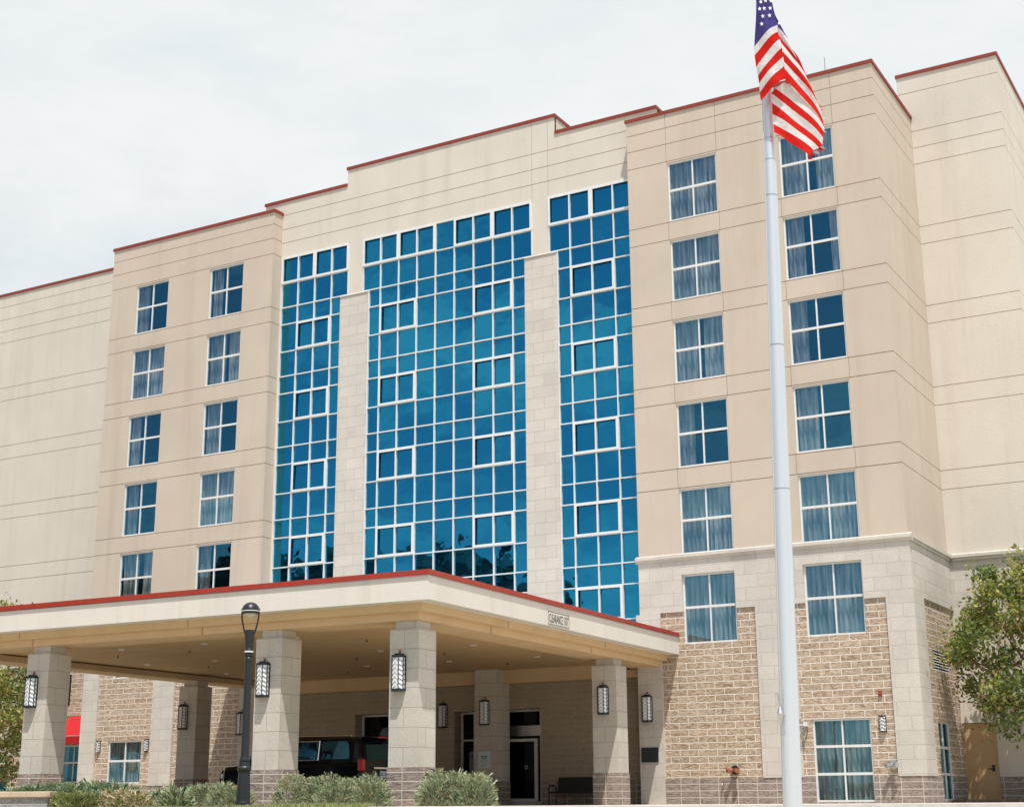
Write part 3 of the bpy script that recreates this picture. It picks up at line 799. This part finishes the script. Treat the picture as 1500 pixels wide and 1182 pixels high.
# ------------------------------------------------------------------ car (black sport utility, heading left)
paint=plain('black_car_paint',(.004,.006,.010),.12,0,.25); cglass=pane_mat('car_glass',(.12,.38,.66),None,(.004,.008,.016),.66)
chrome=plain('chrome',(.85,.85,.86),.12,1); lampred=plain('red_lamp_lens',(.55,.01,.012),.15); tyre=plain('tyre_rubber',(.015,.015,.015),.85); plastic=plain('grey_bumper_plastic',(.03,.03,.032),.6)
car=thing('parked_car','black sport utility vehicle parked under the canopy between the columns','car',(-27.0,35.2,0),math.pi)   # local +x forward
def loft(b,secs,mi=0):
    """secs: list of (x, [(y,z)...]) half sections, mirrored"""
    rings=[]
    for x,pts in secs:
        full=[(x,y,z) for y,z in pts]+[(x,-y,z) for y,z in reversed(pts)]
        n=len(b.v); b.v+=full; rings.append((n,len(full)))
    for (a,k),(c,_) in zip(rings,rings[1:]):
        for i in range(k):
            j=(i+1)%k; b.f.append((a+i,a+j,c+j,c+i)); b.m.append(mi)
    a,k=rings[0]; b.f.append(tuple(a+i for i in range(k))); b.m.append(mi)
    a,k=rings[-1]; b.f.append(tuple(a+i for i in reversed(range(k)))); b.m.append(mi)
def lower(w,zt,zb=.32): return [(w-.12,zb),(w-.02,zb+.10),(w,zb+.42),(w-.03,zt-.10),(w-.10,zt)]
b=MB()
loft(b,[(-2.62,lower(.93,1.15,.42)),(-2.52,lower(1.0,1.20,.36)),(-1.6,lower(1.02,1.22)),(0,lower(1.02,1.20)),(1.15,lower(1.02,1.22)),(1.5,lower(1.01,1.21)),(2.35,lower(.98,1.15,.34)),(2.55,lower(.90,1.04,.42))])
def upper(w,zb,zt): return [(w,zb),(w-.03,zb+.2),(w-.10,zt-.10),(w-.22,zt-.02),(w-.45,zt)]
loft(b,[(-2.56,upper(.90,1.18,1.30)),(-2.38,upper(.92,1.18,1.87)),(-2.25,upper(.93,1.18,1.93)),(-.4,upper(.93,1.18,1.97)),(.55,upper(.92,1.18,1.92)),(.85,upper(.91,1.18,1.74)),(1.45,upper(.90,1.16,1.22))])
body=b.build('body',[paint],car,smooth=False,bevel=.03)
def sidew(b,x0,x1,x0t,x1t,s,zb=1.31,zt=1.80):
    yb,yt=.936,.862
    b.quad((x0,s*yb,zb),(x1,s*yb,zb),(x1t,s*yt,zt),(x0t,s*yt,zt))
for s in (1,-1):
    for q in ((-2.15,-1.15,-2.05,-1.15),(-1.05,-.15,-1.05,-.15),(-.05,1.05,-.05,.62)): b=MB(); sidew(b,*q,s); b.build('side_window',[cglass],car)
for s in (1,-1):
    for q in ((-1.05,-.15),):
        b=MB(); pts=[(q[0],s*.944,1.29),(q[1],s*.944,1.29),(q[1],s*.867,1.815),(q[0],s*.867,1.815),(q[0],s*.944,1.29)]
        b.tube(pts,[.022]*5,5); b.build('window_trim',[chrome],car)
b=MB(); b.quad((-2.585,.70,1.28),(-2.585,-.70,1.28),(-2.415,-.58,1.76),(-2.415,.58,1.76)); b.build('rear_window',[cglass],car)
b=MB(); b.quad((1.43,.74,1.20),(1.43,-.74,1.20),(.88,-.60,1.73),(.88,.60,1.73)); b.build('windscreen',[cglass],car)
b=MB(); b.box(-2.62,-2.30,-.58,.58,1.885,1.925); sp=b.build('rear_spoiler',[paint],car,bevel=.012)
b=MB(); b.box(-2.635,-2.621,-.26,.26,1.888,1.92); b.build('brake_light',[lampred],sp)
for s in (1,-1):
    b=MB(); b.box(-2.66,-2.47,min(s*.88,s*1.012),max(s*.88,s*1.012),.97,1.30); b.build('tail_light',[lampred],car,bevel=.03)
    b=MB(); b.box(2.30,2.52,min(s*.62,s*.93),max(s*.62,s*.93),.80,.97); b.build('headlight',[chrome],car,bevel=.03)
    b=MB(); b.box(.72,.92,min(s*1.0,s*1.22),max(s*1.0,s*1.22),1.16,1.36); b.build('mirror',[paint],car,bevel=.04)
    b=MB(); b.tube([(-2.0,s*.68,1.95),(.3,s*.68,1.97)],[.02,.02],6); b.build('roof_rail',[chrome],car)
b=MB(); b.box(-2.74,-2.50,-.92,.92,.45,.72); b.build('rear_bumper',[plastic],car,bevel=.04)
b=MB(); b.box(-2.70,-2.63,-.5,.5,1.03,1.09); b.build('tailgate_trim',[chrome],car,bevel=.01)
b=MB(); b.box(-2.665,-2.645,-.17,.17,.80,.98); pl=b.build('licence_plate',[M['sign_white']],car)
b=MB()
for y in (.11,.05,-.07,-.12): b.box(-2.668,-2.666,y-.015,y+.015,.84,.93)
b.build('plate_lettering',[M['ink']],pl)
b=MB()
b.box(2.50,2.56,-.55,.55,.60,.86); b.build('grille',[chrome],car,bevel=.01)
for xw in (-1.62,1.52):
    for s in (1,-1):
        b=MB(); b.tube([(xw,s*.80,.39),(xw,s*1.03,.39)],[.39,.39],26); w=b.build('wheel',[tyre],car)
        b=MB(); b.tube([(xw,s*1.02,.39),(xw,s*1.035,.39)],[.26,.24],20); b.build('rim',[chrome],w)
        b=MB(); b.tube([(xw,s*.75,.45),(xw,s*1.021,.45)],[.47,.47],26); b.build('wheel_arch',[M['black']],car)

# ------------------------------------------------------------------ ground
def gd(x,y): return x*FW.x+y*FW.y
def gz(x,y):
    d=gd(x,y)
    if d<9: return -1.42
    if d<22.5: t=(d-9)/13.5; t=t*t*(3-2*t); return -1.42+1.42*t
    return 0.
b=MB(); S=[-900,-300,-120]+[ -80+4*i for i in range(41)]+[120,300,900]
nS=len(S); 
for j,yy in enumerate(S):
    for i,xx in enumerate(S): b.v.append((xx,yy,gz(xx,yy)))
for j in range(nS-1):
    for i in range(nS-1):
        b.f.append((j*nS+i,j*nS+i+1,(j+1)*nS+i+1,(j+1)*nS+i)); b.m.append(0)
def ground_mat():
    m,nt,bb=mat('grass_ground'); bb.inputs['Roughness'].default_value=.95
    o=coord(nt); f=noise(nt,o,.35,5); g=noise(nt,o,9,4)
    nt.links.new(mix(nt,.4,ramp(nt,f,[(.3,(.11,.14,.045)),(.7,(.20,.22,.085))]),ramp(nt,g,[(.3,(.06,.09,.02)),(.7,(.26,.27,.12))])),bb.inputs['Base Color'])
    return m
M['grass']=ground_mat()
o=b.build('ground',[M['paving']],smooth=True); o['kind']='structure'
# drive under and right of the canopy
b=MB(); b.quad((-70,24.2,.004),(-2,24.2,.004),(-2,47.75,.004),(-70,47.75,.004))
o=b.build('driveway',[M['paving']]); o['kind']='structure'
# pale kerb strip across the right of the frame (square to the view)
def vp(r,d,z): p=RT*r+FW*d; return (p.x,p.y,z)
def strip(b,r0,r1,d0,d1,z0,z1,mi=0):
    q=[vp(r0,d0,0),vp(r1,d0,0),vp(r1,d1,0),vp(r0,d1,0)]; b.prism([p[:2] for p in q],z0,z1,mi)
b=MB(); strip(b,-2.3,12.5,22.6,24.6,-.25,.10); o=b.build('kerb',[M['concrete']]); o['kind']='structure'
# mulch bed at the wing
b=MB(); b.prism([(-11.0,45.6),(-4,43.6),(-4,47.75),(-11.0,47.75)],-.1,.09); o=b.build('mulch_bed',[plain('brown_mulch',(.16,.12,.085),.95,0,.2,.4)]); o['kind']='structure'
# lawn mound in front of the canopy
b=MB(); nr,nd=30,12
for j in range(nd+1):
    for i in range(nr+1):
        d=21.5+j*(12.5/nd); r0_=-.262*d; r=r0_+i*((-.083*d-r0_)/nr); e=min(1,(i)/4,(nr-i)/3,j/5,(nd-j)/3)
        p=vp(r,d,0); b.v.append((p[0],p[1],-.12+.215*max(0,e)+(.025*math.sin(r*1.3)+.015*math.sin(d*2.1+r))*e))
for j in range(nd):
    for i in range(nr):
        b.f.append((j*(nr+1)+i,j*(nr+1)+i+1,(j+1)*(nr+1)+i+1,(j+1)*(nr+1)+i)); b.m.append(0)
o=b.build('lawn',[M['grass']],smooth=True); o['kind']='structure'
# grass blades on the lawn
bl=MB(); rg=random.Random(3)
for _ in range(7000):
    d=rg.uniform(24,33); r=rg.uniform(-.25*d,-.092*d); p=Vector(vp(r,d,.075+.025*math.sin(r*1.3))); a=rg.uniform(0,6.28); h=rg.uniform(.03,.075); w=.012
    dx,dy=math.cos(a)*w,math.sin(a)*w; bl.tri((p.x-dx,p.y-dy,p.z-.02),(p.x+dx,p.y+dy,p.z-.02),(p.x+rg.uniform(-.03,.03),p.y+rg.uniform(-.03,.03),p.z+h),rg.randint(0,1))
o=bl.build('grass_blades',[plain('grass_blade',(.16,.20,.06),.8),plain('dry_grass_blade',(.30,.29,.13),.8)]); tag(o,'short sunlit grass on the lawn in front of the canopy','grass',kind='stuff')

# ------------------------------------------------------------------ planter wall
t=thing('planter_wall','low stone planter wall with a tan cap at the lower left corner','planter',vp(-13.6,32.0,0),-yaw)
b=MB(); b.box(-9,3.72,0,.4,-.5,.30); b.build('wall',[masonry('grey_rubble_stone',(.24,.235,.23),(.42,.41,.40),(.34,.33,.31),.34,.16,.02,.5,1.,(.12,.12,.12),.5)],t)
b=MB(); b.box(-9.05,3.78,-.06,.46,.30,.42); b.build('cap',[plain('tan_cap_stone',(.52,.40,.28),.85,0,.2,.12)],t,bevel=.015)

# ------------------------------------------------------------------ street lamp
lx,ly=-19.54,23.39
t=thing('street_lamp','black post lamp with a loop-shaped head standing in front of the canopy','street lamp',(lx,ly,0))
b=MB(); b.lathe([(.15,-.1),(.15,.17),(.142,.19),(.138,.22),(.128,.5),(.114,.72),(.114,.76),(.140,.80),(.140,.84),(.116,.87),(.108,.93),(.096,.96)],20); b.build('base',[M['dark_metal']],t,smooth=False)
b=MB(); b.lathe([(.104,.94),(.104,.99),(.088,1.02),(.080,1.08),(.074,2.2),(.068,2.96),(.066,3.03)],18); b.build('pole',[M['dark_metal']],t,smooth=True)
b=MB(); b.lathe([(.074,3.03),(.078,3.05),(.078,3.09),(.070,3.10),(.070,3.14),(.082,3.15),(.082,3.17),(.074,3.18),(.105,3.50),(.112,3.56),(.05,3.56)],18); b.build('collar',[M['dark_metal']],t)
b=MB(); b.lathe([(.083,3.108),(.093,3.112),(.093,3.135),(.083,3.139)],18); b.build('band',[M['white_metal']],t)
RTv=RT
head=thing('tmp','x','x') if False else None
b=MB()
for s in (1,-1):
    pts=[]
    for k in range(13):
        q=k/12; z=3.50+.50*q; rr=.10+.075*math.sin(min(1,q*1.15)*math.pi/2)
        pts.append((s*RT.x*rr,s*RT.y*rr,z))
    b.tube(pts,[.017]*13,8)
arm=b.build('loop_arm',[M['dark_metal']],t,smooth=True)
b=MB(); b.lathe([(.17,3.90),(.185,3.91),(.185,3.955),(.18,3.99),(.155,4.05),(.11,4.10),(.05,4.125),(.005,4.13)],20); b.build('hood',[M['dark_metal']],t,smooth=True)
b=MB(); b.lathe([(.178,3.935),(.190,3.938),(.190,3.952),(.178,3.955)],20); b.build('trim_ring',[M['white_metal']],t)
b=MB(); b.lathe([(.02,3.80),(.07,3.825),(.11,3.86),(.13,3.899)],16); b.build('lens',[plain('clear_lamp_lens',(.55,.50,.36),.2)],t,smooth=True)

# ------------------------------------------------------------------ flagpole and flag
bp=Vector((-5.55,15.83,0)); d16=16.4
base_u=bp.dot(RT); 
pole_m=plain('brushed_aluminium_pole',(.69,.735,.76),.33,.55)
t=thing('flagpole','tall pale aluminium flagpole rising across the right of the facade','flagpole',(0,0,0))
def pu(u,z,d): p=RT*u+FW*d; return Vector((p.x,p.y,z))
pol=lambda z: 3.027+.0196*(z-.1)
b=MB(); zs_=[-.7,0,3,6,8.4,10.9]; b.tube([pu(pol(z),z,16.5) for z in zs_],[.112,.106,.099,.085,.071,.058],28); b.build('pole',[pole_m],t,smooth=True)
b=MB(); b.tube([pu(pol(-.62),-.75,16.5),pu(pol(-.6),-.60,16.5)],[.24,.22],24); b.build('base_plate',[M['steel']],t)
b=MB(); b.tube([pu(pol(10.9),10.9,16.5),pu(pol(11.0),10.98,16.5),pu(pol(11.06),11.06,16.5)],[.03,.10,.02],14); b.build('finial',[pole_m],t)
for z,r_ in ((7.25,.0797),(7.72,.0765),(8.0,.0747),(5.35,.0912),(3.62,.0980)):
    b=MB(); b.tube([pu(pol(z),z,16.5),pu(pol(z),z+.012,16.5)],[r_,r_],28); b.build('joint_band',[M['steel']],t)
b=MB(); c=pu(pol(1.08)-.115,1.08,16.42)
b.tube([c+Vector((0,0,-.10)),c+Vector((0,0,.02)),c+Vector((0,0,.10))],[.012,.042,.012],8); b.tube([c+Vector((.0,0,.10)),c-RT*.02+Vector((0,0,.24))],[.013,.010],6); b.tube([c+Vector((0,0,-.10)),c+RT*.012+Vector((0,0,-.22))],[.013,.013],6)
b.build('cleat',[M['steel']],t)
b=MB(); b.tube([pu(pol(1.2)-.108,1.2,16.41),pu(pol(4)-.104,4,16.41),pu(pol(8.4)-.078,8.4,16.43),pu(pol(10.8)-.064,10.8,16.45)],[.0055]*4,5); b.build('halyard',[plain('halyard_rope',(.5,.5,.48),.8)],t)

FL=[(3.079,9.775),(3.055,9.467),(3.028,9.171),(3.021,9.038),(3.03,8.874),(3.05,8.761),(3.062,8.667),(3.065,8.549),(3.071,8.431)]
FR=[(3.248,9.773),(3.279,9.6),(3.316,9.426),(3.316,9.331),(3.333,9.224),(3.346,9.094),(3.357,8.973),(3.367,8.856),(3.376,8.694),(3.264,8.616),(3.208,8.553),(3.207,8.408),(3.21,8.269),(3.21,8.134),(3.215,8.016)]
FE=[(3.269,9.773),(3.33,9.522),(3.541,9.139),(3.673,8.769),(3.73,8.591),(3.782,8.46),(3.815,8.311),(3.83,8.199),(3.836,8.098),(3.828,8.024),(3.809,7.942),(3.792,7.859),(3.751,7.814),(3.682,7.787),(3.634,7.687)]
# the hoist above the frame
FL=[(3.10,10.25)]+FL; FR=[(3.21,10.25)]+FR; FE=[(3.235,10.25)]+FE
# rows: 0..3 canton (3 steps), then 12 stripes from index 3
fb=MB()
def flagcol(k): return 2 if k<3 else (0 if (k-3)%2==0 else 1)      # white first, then red
def curve(a,c,bul,n):
    out=[]
    A=Vector(a);C_=Vector(c); dirn=(C_-A); nn=Vector((dirn.y,-dirn.x)).normalized()
    if nn.x<0: nn=-nn
    for i in range(n+1):
        q=i/n; out.append(A.lerp(C_,q)+nn*bul*4*q*(1-q))
    return out
nl,nr_=10,26; SUB=4
rowsL=[];rowsR=[]
def lerp_rows(lst,k,q): return (lst[k][0]*(1-q)+lst[k+1][0]*q, lst[k][1]*(1-q)+lst[k+1][1]*q)
def depthL(q,z): return 16.30-.10*math.sin(q*math.pi*.9)-.05*q+.018*math.sin(z*9+q*5)
def depthR(q,z,k): return 16.27+.10*q+.05*math.sin(q*7+z*2.2)*q+.012*math.sin(z*17+q*14)
for k in range(len(FL)-1):
    for sidx in range(SUB):
        c0=[];
        for q in (sidx/SUB,(sidx+1)/SUB):
            a=lerp_rows(FL,k,q);e=lerp_rows(FR,k,q); c0.append([pu(p.x,p.y,depthL(i/nl,p.y)) for i,p in enumerate(curve(a,e,-.004,nl))])
        for i in range(nl): fb.quad(c0[1][i],c0[1][i+1],c0[0][i+1],c0[0][i],flagcol(k))
for k in range(len(FR)-1):
    for sidx in range(SUB):
        c0=[]
        for q in (sidx/SUB,(sidx+1)/SUB):
            a=lerp_rows(FR,k,q);e=lerp_rows(FE,k,q); bul=.035 if k>3 else .01
            off=0 if k<9 else .06
            c0.append([pu(p.x,p.y,depthR(i/nr_,p.y,k)+off*(1-i/nr_)) for i,p in enumerate(curve(a,e,bul,nr_))])
        for i in range(nr_): fb.quad(c0[1][i],c0[1][i+1],c0[0][i+1],c0[0][i],flagcol(k))
# frayed fly edge
rf=random.Random(5)
for k in range(5,len(FE)-1):
    for _ in range(5):
        q=rf.random(); u_,z_=lerp_rows(FE,k,q); d=16.40+.02*rf.random()
        fb.tri(pu(u_-.02,z_+.012,d),pu(u_-.02,z_-.012,d),pu(u_+rf.uniform(.0,.07),z_-rf.uniform(-.02,.05),d),flagcol(k))
# stars
def star(u_,z_,s,d,sl):
    pts=[]
    for i in range(10):
        r=s if i%2==0 else s*.40; a=math.pi/2+i*math.pi/5+.12
        pts.append(pu(u_+r*.8*math.cos(a),z_+r*math.sin(a),d+sl*r*math.cos(a)))
    c=pu(u_,z_,d)
    for i in range(10): fb.tri(c,pts[i],pts[(i+1)%10],3)
for u_,z_ in [(3.112,9.707),(3.171,9.72),(3.236,9.716),(3.093,9.611),(3.15,9.614),(3.222,9.613),(3.127,9.508),(3.209,9.514),(3.108,9.403),(3.12,9.81),(3.18,9.82),(3.13,9.92),(3.19,9.93),(3.15,10.03)]:
    kk=0; q=(u_-3.03)/(3.30-3.03); star(u_,z_,.032,16.165+.02*(0.5-q),0)
star(3.338,9.455,.026,16.25,0)
def cloth(name,c):
    m=bpy.data.materials.new(name); m.use_nodes=True; nt=m.node_tree; nt.nodes.clear(); out=nt.nodes.new('ShaderNodeOutputMaterial')
    d=nt.nodes.new('ShaderNodeBsdfDiffuse'); tr=nt.nodes.new('ShaderNodeBsdfTranslucent'); mx=nt.nodes.new('ShaderNodeMixShader'); mx.inputs[0].default_value=.35
    f=noise(nt,coord(nt,'Object',(9,9,9)),1.4,5,.6); col=ramp(nt,f,[(.3,tuple(x*.82 for x in c)),(.7,c)])
    bp_=nt.nodes.new('ShaderNodeBump'); bp_.inputs['Strength'].default_value=.6; bp_.inputs['Distance'].default_value=.03; nt.links.new(noise(nt,coord(nt,'Object'),14,4,.6,1.),bp_.inputs['Height'])
    for n_ in (d,tr): nt.links.new(col,n_.inputs['Color'])
    nt.links.new(bp_.outputs[0],d.inputs['Normal'])
    nt.links.new(d.outputs[0],mx.inputs[1]); nt.links.new(tr.outputs[0],mx.inputs[2]); nt.links.new(mx.outputs[0],out.inputs[0]); return m
o=fb.build('flag',[cloth('white_flag_cloth',(.80,.80,.78)),cloth('red_flag_cloth',(.72,.028,.022)),cloth('blue_flag_cloth',(.085,.075,.26)),plain('star_white',(.85,.85,.86),.8)],smooth=True)
tag(o,'red and white striped flag with white stars hanging folded from the flagpole','flag')

# ------------------------------------------------------------------ plants
def leafm(name,c):
    m=bpy.data.materials.new(name); m.use_nodes=True; nt=m.node_tree; nt.nodes.clear(); out=nt.nodes.new('ShaderNodeOutputMaterial')
    d=nt.nodes.new('ShaderNodeBsdfPrincipled'); d.inputs['Base Color'].default_value=(*c,1); d.inputs['Roughness'].default_value=.5
    tr=nt.nodes.new('ShaderNodeBsdfTranslucent'); tr.inputs['Color'].default_value=(min(1,c[0]*1.5),min(1,c[1]*1.5),c[2]*.9,1)
    mx=nt.nodes.new('ShaderNodeMixShader'); mx.inputs[0].default_value=.32
    nt.links.new(d.outputs[0],mx.inputs[1]); nt.links.new(tr.outputs[0],mx.inputs[2]); nt.links.new(mx.outputs[0],out.inputs[0]); return m
leafA=[leafm('leaf_green',(.17,.22,.055)),leafm('leaf_yellow_green',(.36,.36,.11)),leafm('leaf_olive_brown',(.34,.23,.11)),leafm('leaf_dark_green',(.08,.12,.035))]
bark=plain('brown_bark',(.17,.11,.075),.9,0,.2,.3)
def leaf_quad(b,p,s,rnd,mi):
    n=Vector((rnd.gauss(0,1),rnd.gauss(0,1),rnd.gauss(.5,1))).normalized(); a=n.orthogonal().normalized(); a.rotate(Matrix.Rotation(rnd.uniform(0,6.28),3,n)); c=n.cross(a)
    l=s*rnd.uniform(.7,1.25); w=l*.55
    b.quad(p-a*l*.5,p-c*w*.5+n*l*.06,p+a*l*.5,p+c*w*.5+n*l*.06,mi)
def make_tree(name,label,base,height,cr,seed,nleaf,ls,trunk_r,clumps,low=.25,parent_group=None,cen=None,lm=None):
    rnd=random.Random(seed); t=thing(name,label,'tree',base,0,parent_group)
    c=Vector(cen) if cen else Vector((0,0,height-cr[2])); b=MB(); lf=MB()
    th=c.z-cr[2]*.55
    fork=Vector((c.x*.5,c.y*.5,th)); b.tube([(0,0,-.2),(0,0,.4),fork*.6+Vector((.05,0,0)),fork],[trunk_r*1.3,trunk_r,trunk_r*.85,trunk_r*.75],10)
    cl=[]
    for i in range(clumps):
        while True:
            v=Vector((rnd.uniform(-1,1),rnd.uniform(-1,1),rnd.uniform(-1,1)))
            if .25<v.length<1.02: break
        if rnd.random()<.5: v=v.normalized()*rnd.uniform(.75,1.08)
        p=c+Vector((v.x*cr[0],v.y*cr[1],v.z*cr[2])); cl.append((p,rnd.uniform(.55,1.1)*min(cr)*.27))
    for i,(p,r) in enumerate(cl):
        if i%3==0:
            m1=fork.lerp(p,.5)+Vector((rnd.uniform(-.2,.2),rnd.uniform(-.2,.2),-.12*cr[2])); b.tube([fork,m1,p],[trunk_r*.42,trunk_r*.25,trunk_r*.07],6)
    per=nleaf//clumps
    for p,r in cl:
        w=rnd.random()
        for _ in range(per):
            q=Vector((rnd.gauss(0,.5),rnd.gauss(0,.5),rnd.gauss(0,.42)))*r*1.25
            x=rnd.random(); mi=(0 if x<.42 else 1 if x<.78 else 2 if x<.90 else 3) if w<.7 else (3 if x<.4 else 0)
            leaf_quad(lf,p+q,ls,rnd,mi)
    if lm:
        for p,r in cl[::2]: lf.lathe([(r*1.5*math.sin(a_*math.pi/6)+.01,p.z+r*1.35*-math.cos(a_*math.pi/6)) for a_ in range(7)],9,(p.x,p.y),3)  # solid dark cores added so the crown mirrors as a silhouette
    b.build('trunk',[bark],t,smooth=True); lf.build('crown',lm or leafA,t)
    return t
make_tree('tree','leafy green tree with brown-tipped leaves beside the side door on the right','' or (-7.1,45.0,0),7.6,(2.9,1.9,2.75),11,21000,.165,.13,80,cen=(-.55,.4,4.65))
make_tree('tree','dense green tree behind the left end of the canopy','' or (-47.6,41.6,0),7.6,(2.5,2.2,3.2),23,13000,.17,.14,60,cen=(-.2,0,4.5))
# trees across the street, mirrored in the glass; silhouette darkness put into leaf colours
tr0=None
for i,(x,y,s) in enumerate(((-71,11,1.0),(-63,8,1.08),(-56,12,1.0),(-49.5,9,1.03),(-43.5,10,.86),(-78,9,1.02),(-37.5,6,.62))):
    if tr0 is None:
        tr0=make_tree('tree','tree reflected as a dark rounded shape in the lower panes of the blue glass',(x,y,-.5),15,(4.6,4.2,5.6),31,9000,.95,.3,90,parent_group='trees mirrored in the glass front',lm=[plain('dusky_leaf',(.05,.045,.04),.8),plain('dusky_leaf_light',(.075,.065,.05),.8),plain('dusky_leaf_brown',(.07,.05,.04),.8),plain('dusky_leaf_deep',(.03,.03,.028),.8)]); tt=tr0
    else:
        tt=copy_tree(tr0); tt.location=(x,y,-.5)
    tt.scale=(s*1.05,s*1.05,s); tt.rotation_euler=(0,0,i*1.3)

jun=[plain('juniper_pale',(.46,.51,.33),.7),plain('juniper_green',(.20,.27,.13),.7),plain('juniper_tan',(.42,.30,.14),.8),plain('juniper_dark',(.04,.065,.035),.8)]
jund=[plain('juniper_blue_green',(.21,.31,.17),.7),plain('juniper_mid_green',(.13,.21,.09),.7),plain('juniper_olive',(.27,.29,.13),.8),plain('juniper_deep',(.03,.055,.025),.8)]
yel=[plain('shrub_yellow_green',(.27,.28,.08),.7),plain('shrub_lime',(.18,.22,.06),.7),plain('pale_blossom',(.70,.55,.38),.7),plain('shrub_deep',(.05,.075,.025),.8)]
def shrub(label,c,rx,ry,h,n,seed,mats,sl=.105,wt=(.52,.80,.90),rz=0.):
    rnd=random.Random(seed); b=MB(); nl_=max(3,int(rx*6))
    lob=[(Vector((((i_+.5)/nl_*2-1)*rx*.80,rnd.uniform(-1,1)*ry*.4,0)),rnd.uniform(.74,1.08)) for i_ in range(nl_)]
    for _ in range(n):
        th_=rnd.uniform(0,6.283); ph=math.acos(rnd.uniform(-.05,1)); rr=rnd.uniform(.55,1.0)**.5
        l,ls_=rnd.choice(lob)
        fr=min(1,.45+.25)
        p=Vector((l.x+math.cos(th_)*math.sin(ph)*max(.36,rx*.30)*rr,l.y+math.sin(th_)*math.sin(ph)*ry*.75*rr,.02+max(.0,math.cos(ph))*h*.86*rr*ls_))
        p.x=max(-rx,min(rx,p.x))
        out=Vector((math.cos(th_)*.75,math.sin(th_)*.75,rnd.uniform(.25,1.0))).normalized()
        dirn=(out+Vector((rnd.gauss(0,.3),rnd.gauss(0,.3),rnd.gauss(0,.25)))).normalized(); L_=sl*rnd.uniform(.5,1.15)*(1.7 if rnd.random()<.06 else 1)
        x=rnd.random(); mi=0 if x<wt[0] else 1 if x<wt[1] else 2 if x<wt[2] else 3
        sd=dirn.orthogonal().normalized(); sd.rotate(Matrix.Rotation(rnd.uniform(0,6.28),3,dirn)); nn=dirn.cross(sd)
        for k in range(3):                                               # a spray of three narrow blades
            f=.25*k; a=p+dirn*L_*f; side=sd*(1 if k%2 else -1)*(.28 if k else 0)
            tip=a+(dirn+side).normalized()*L_*(.75-.15*k); w=L_*.085
            b.quad(a-nn*w*.5-sd*w*.5,a+nn*w*.5+sd*w*.5,tip+nn*w*.3,tip-nn*w*.3,mi)
    o=b.build('shrub',mats,loc=c,rz=rz); tag(o,label,'shrub','shrubs in front of the canopy'); return o
def cw(u_,v,z=.05): x,y=c2w(u_,v); return (x,y,z)
shrub('long pale juniper hedge between the two right front columns',cw(-2.32,-.15),1.42,.62,.80,15000,1,jun,rz=TH)
shrub('feathery pale juniper bush right of the front corner column',cw(.60,.1),  .86,.7,.82,10500,2,jun,.12,rz=TH)
shrub('pale juniper bush at the foot of the street lamp',cw(-5.75,.15),  .95,.6,.62,8000,3,jun,rz=TH)
shrub('wide dark green juniper spreading from the far left column',cw(-10.0,-.4),2.0,.75,.66,12000,4,jund,.14,rz=TH)
shrub('dark green juniper behind the planter at the left edge',cw(-14.3,-.2),1.4,.7,.88,8000,5,jund,.14,rz=TH)
shrub('yellow-green shrub at the end of the planter cap',vp(-9.15,31.6,.0),.62,.5,.42,2400,6,yel,.14,(.45,.85,.87))
shrub('grey-green grassy shrub between the planter and the blossoms',vp(-8.65,32.3,.0),.62,.45,.40,1800,7,jund,.22)
shrub('low shrub covered in pale peach blossoms',vp(-7.98,31.4,.0),.66,.5,.46,3000,8,yel,.11,(.3,.5,.86))
shrub('small wispy olive shrub right of the blossoms',vp(-7.25,32.0,.02),.45,.4,.42,1500,9,jun,.20)

# ------------------------------------------------------------------ render settings
SC.render.engine='CYCLES'
try: SC.cycles.max_bounces=8; SC.cycles.diffuse_bounces=4; SC.cycles.transparent_max_bounces=12
except Exception: pass
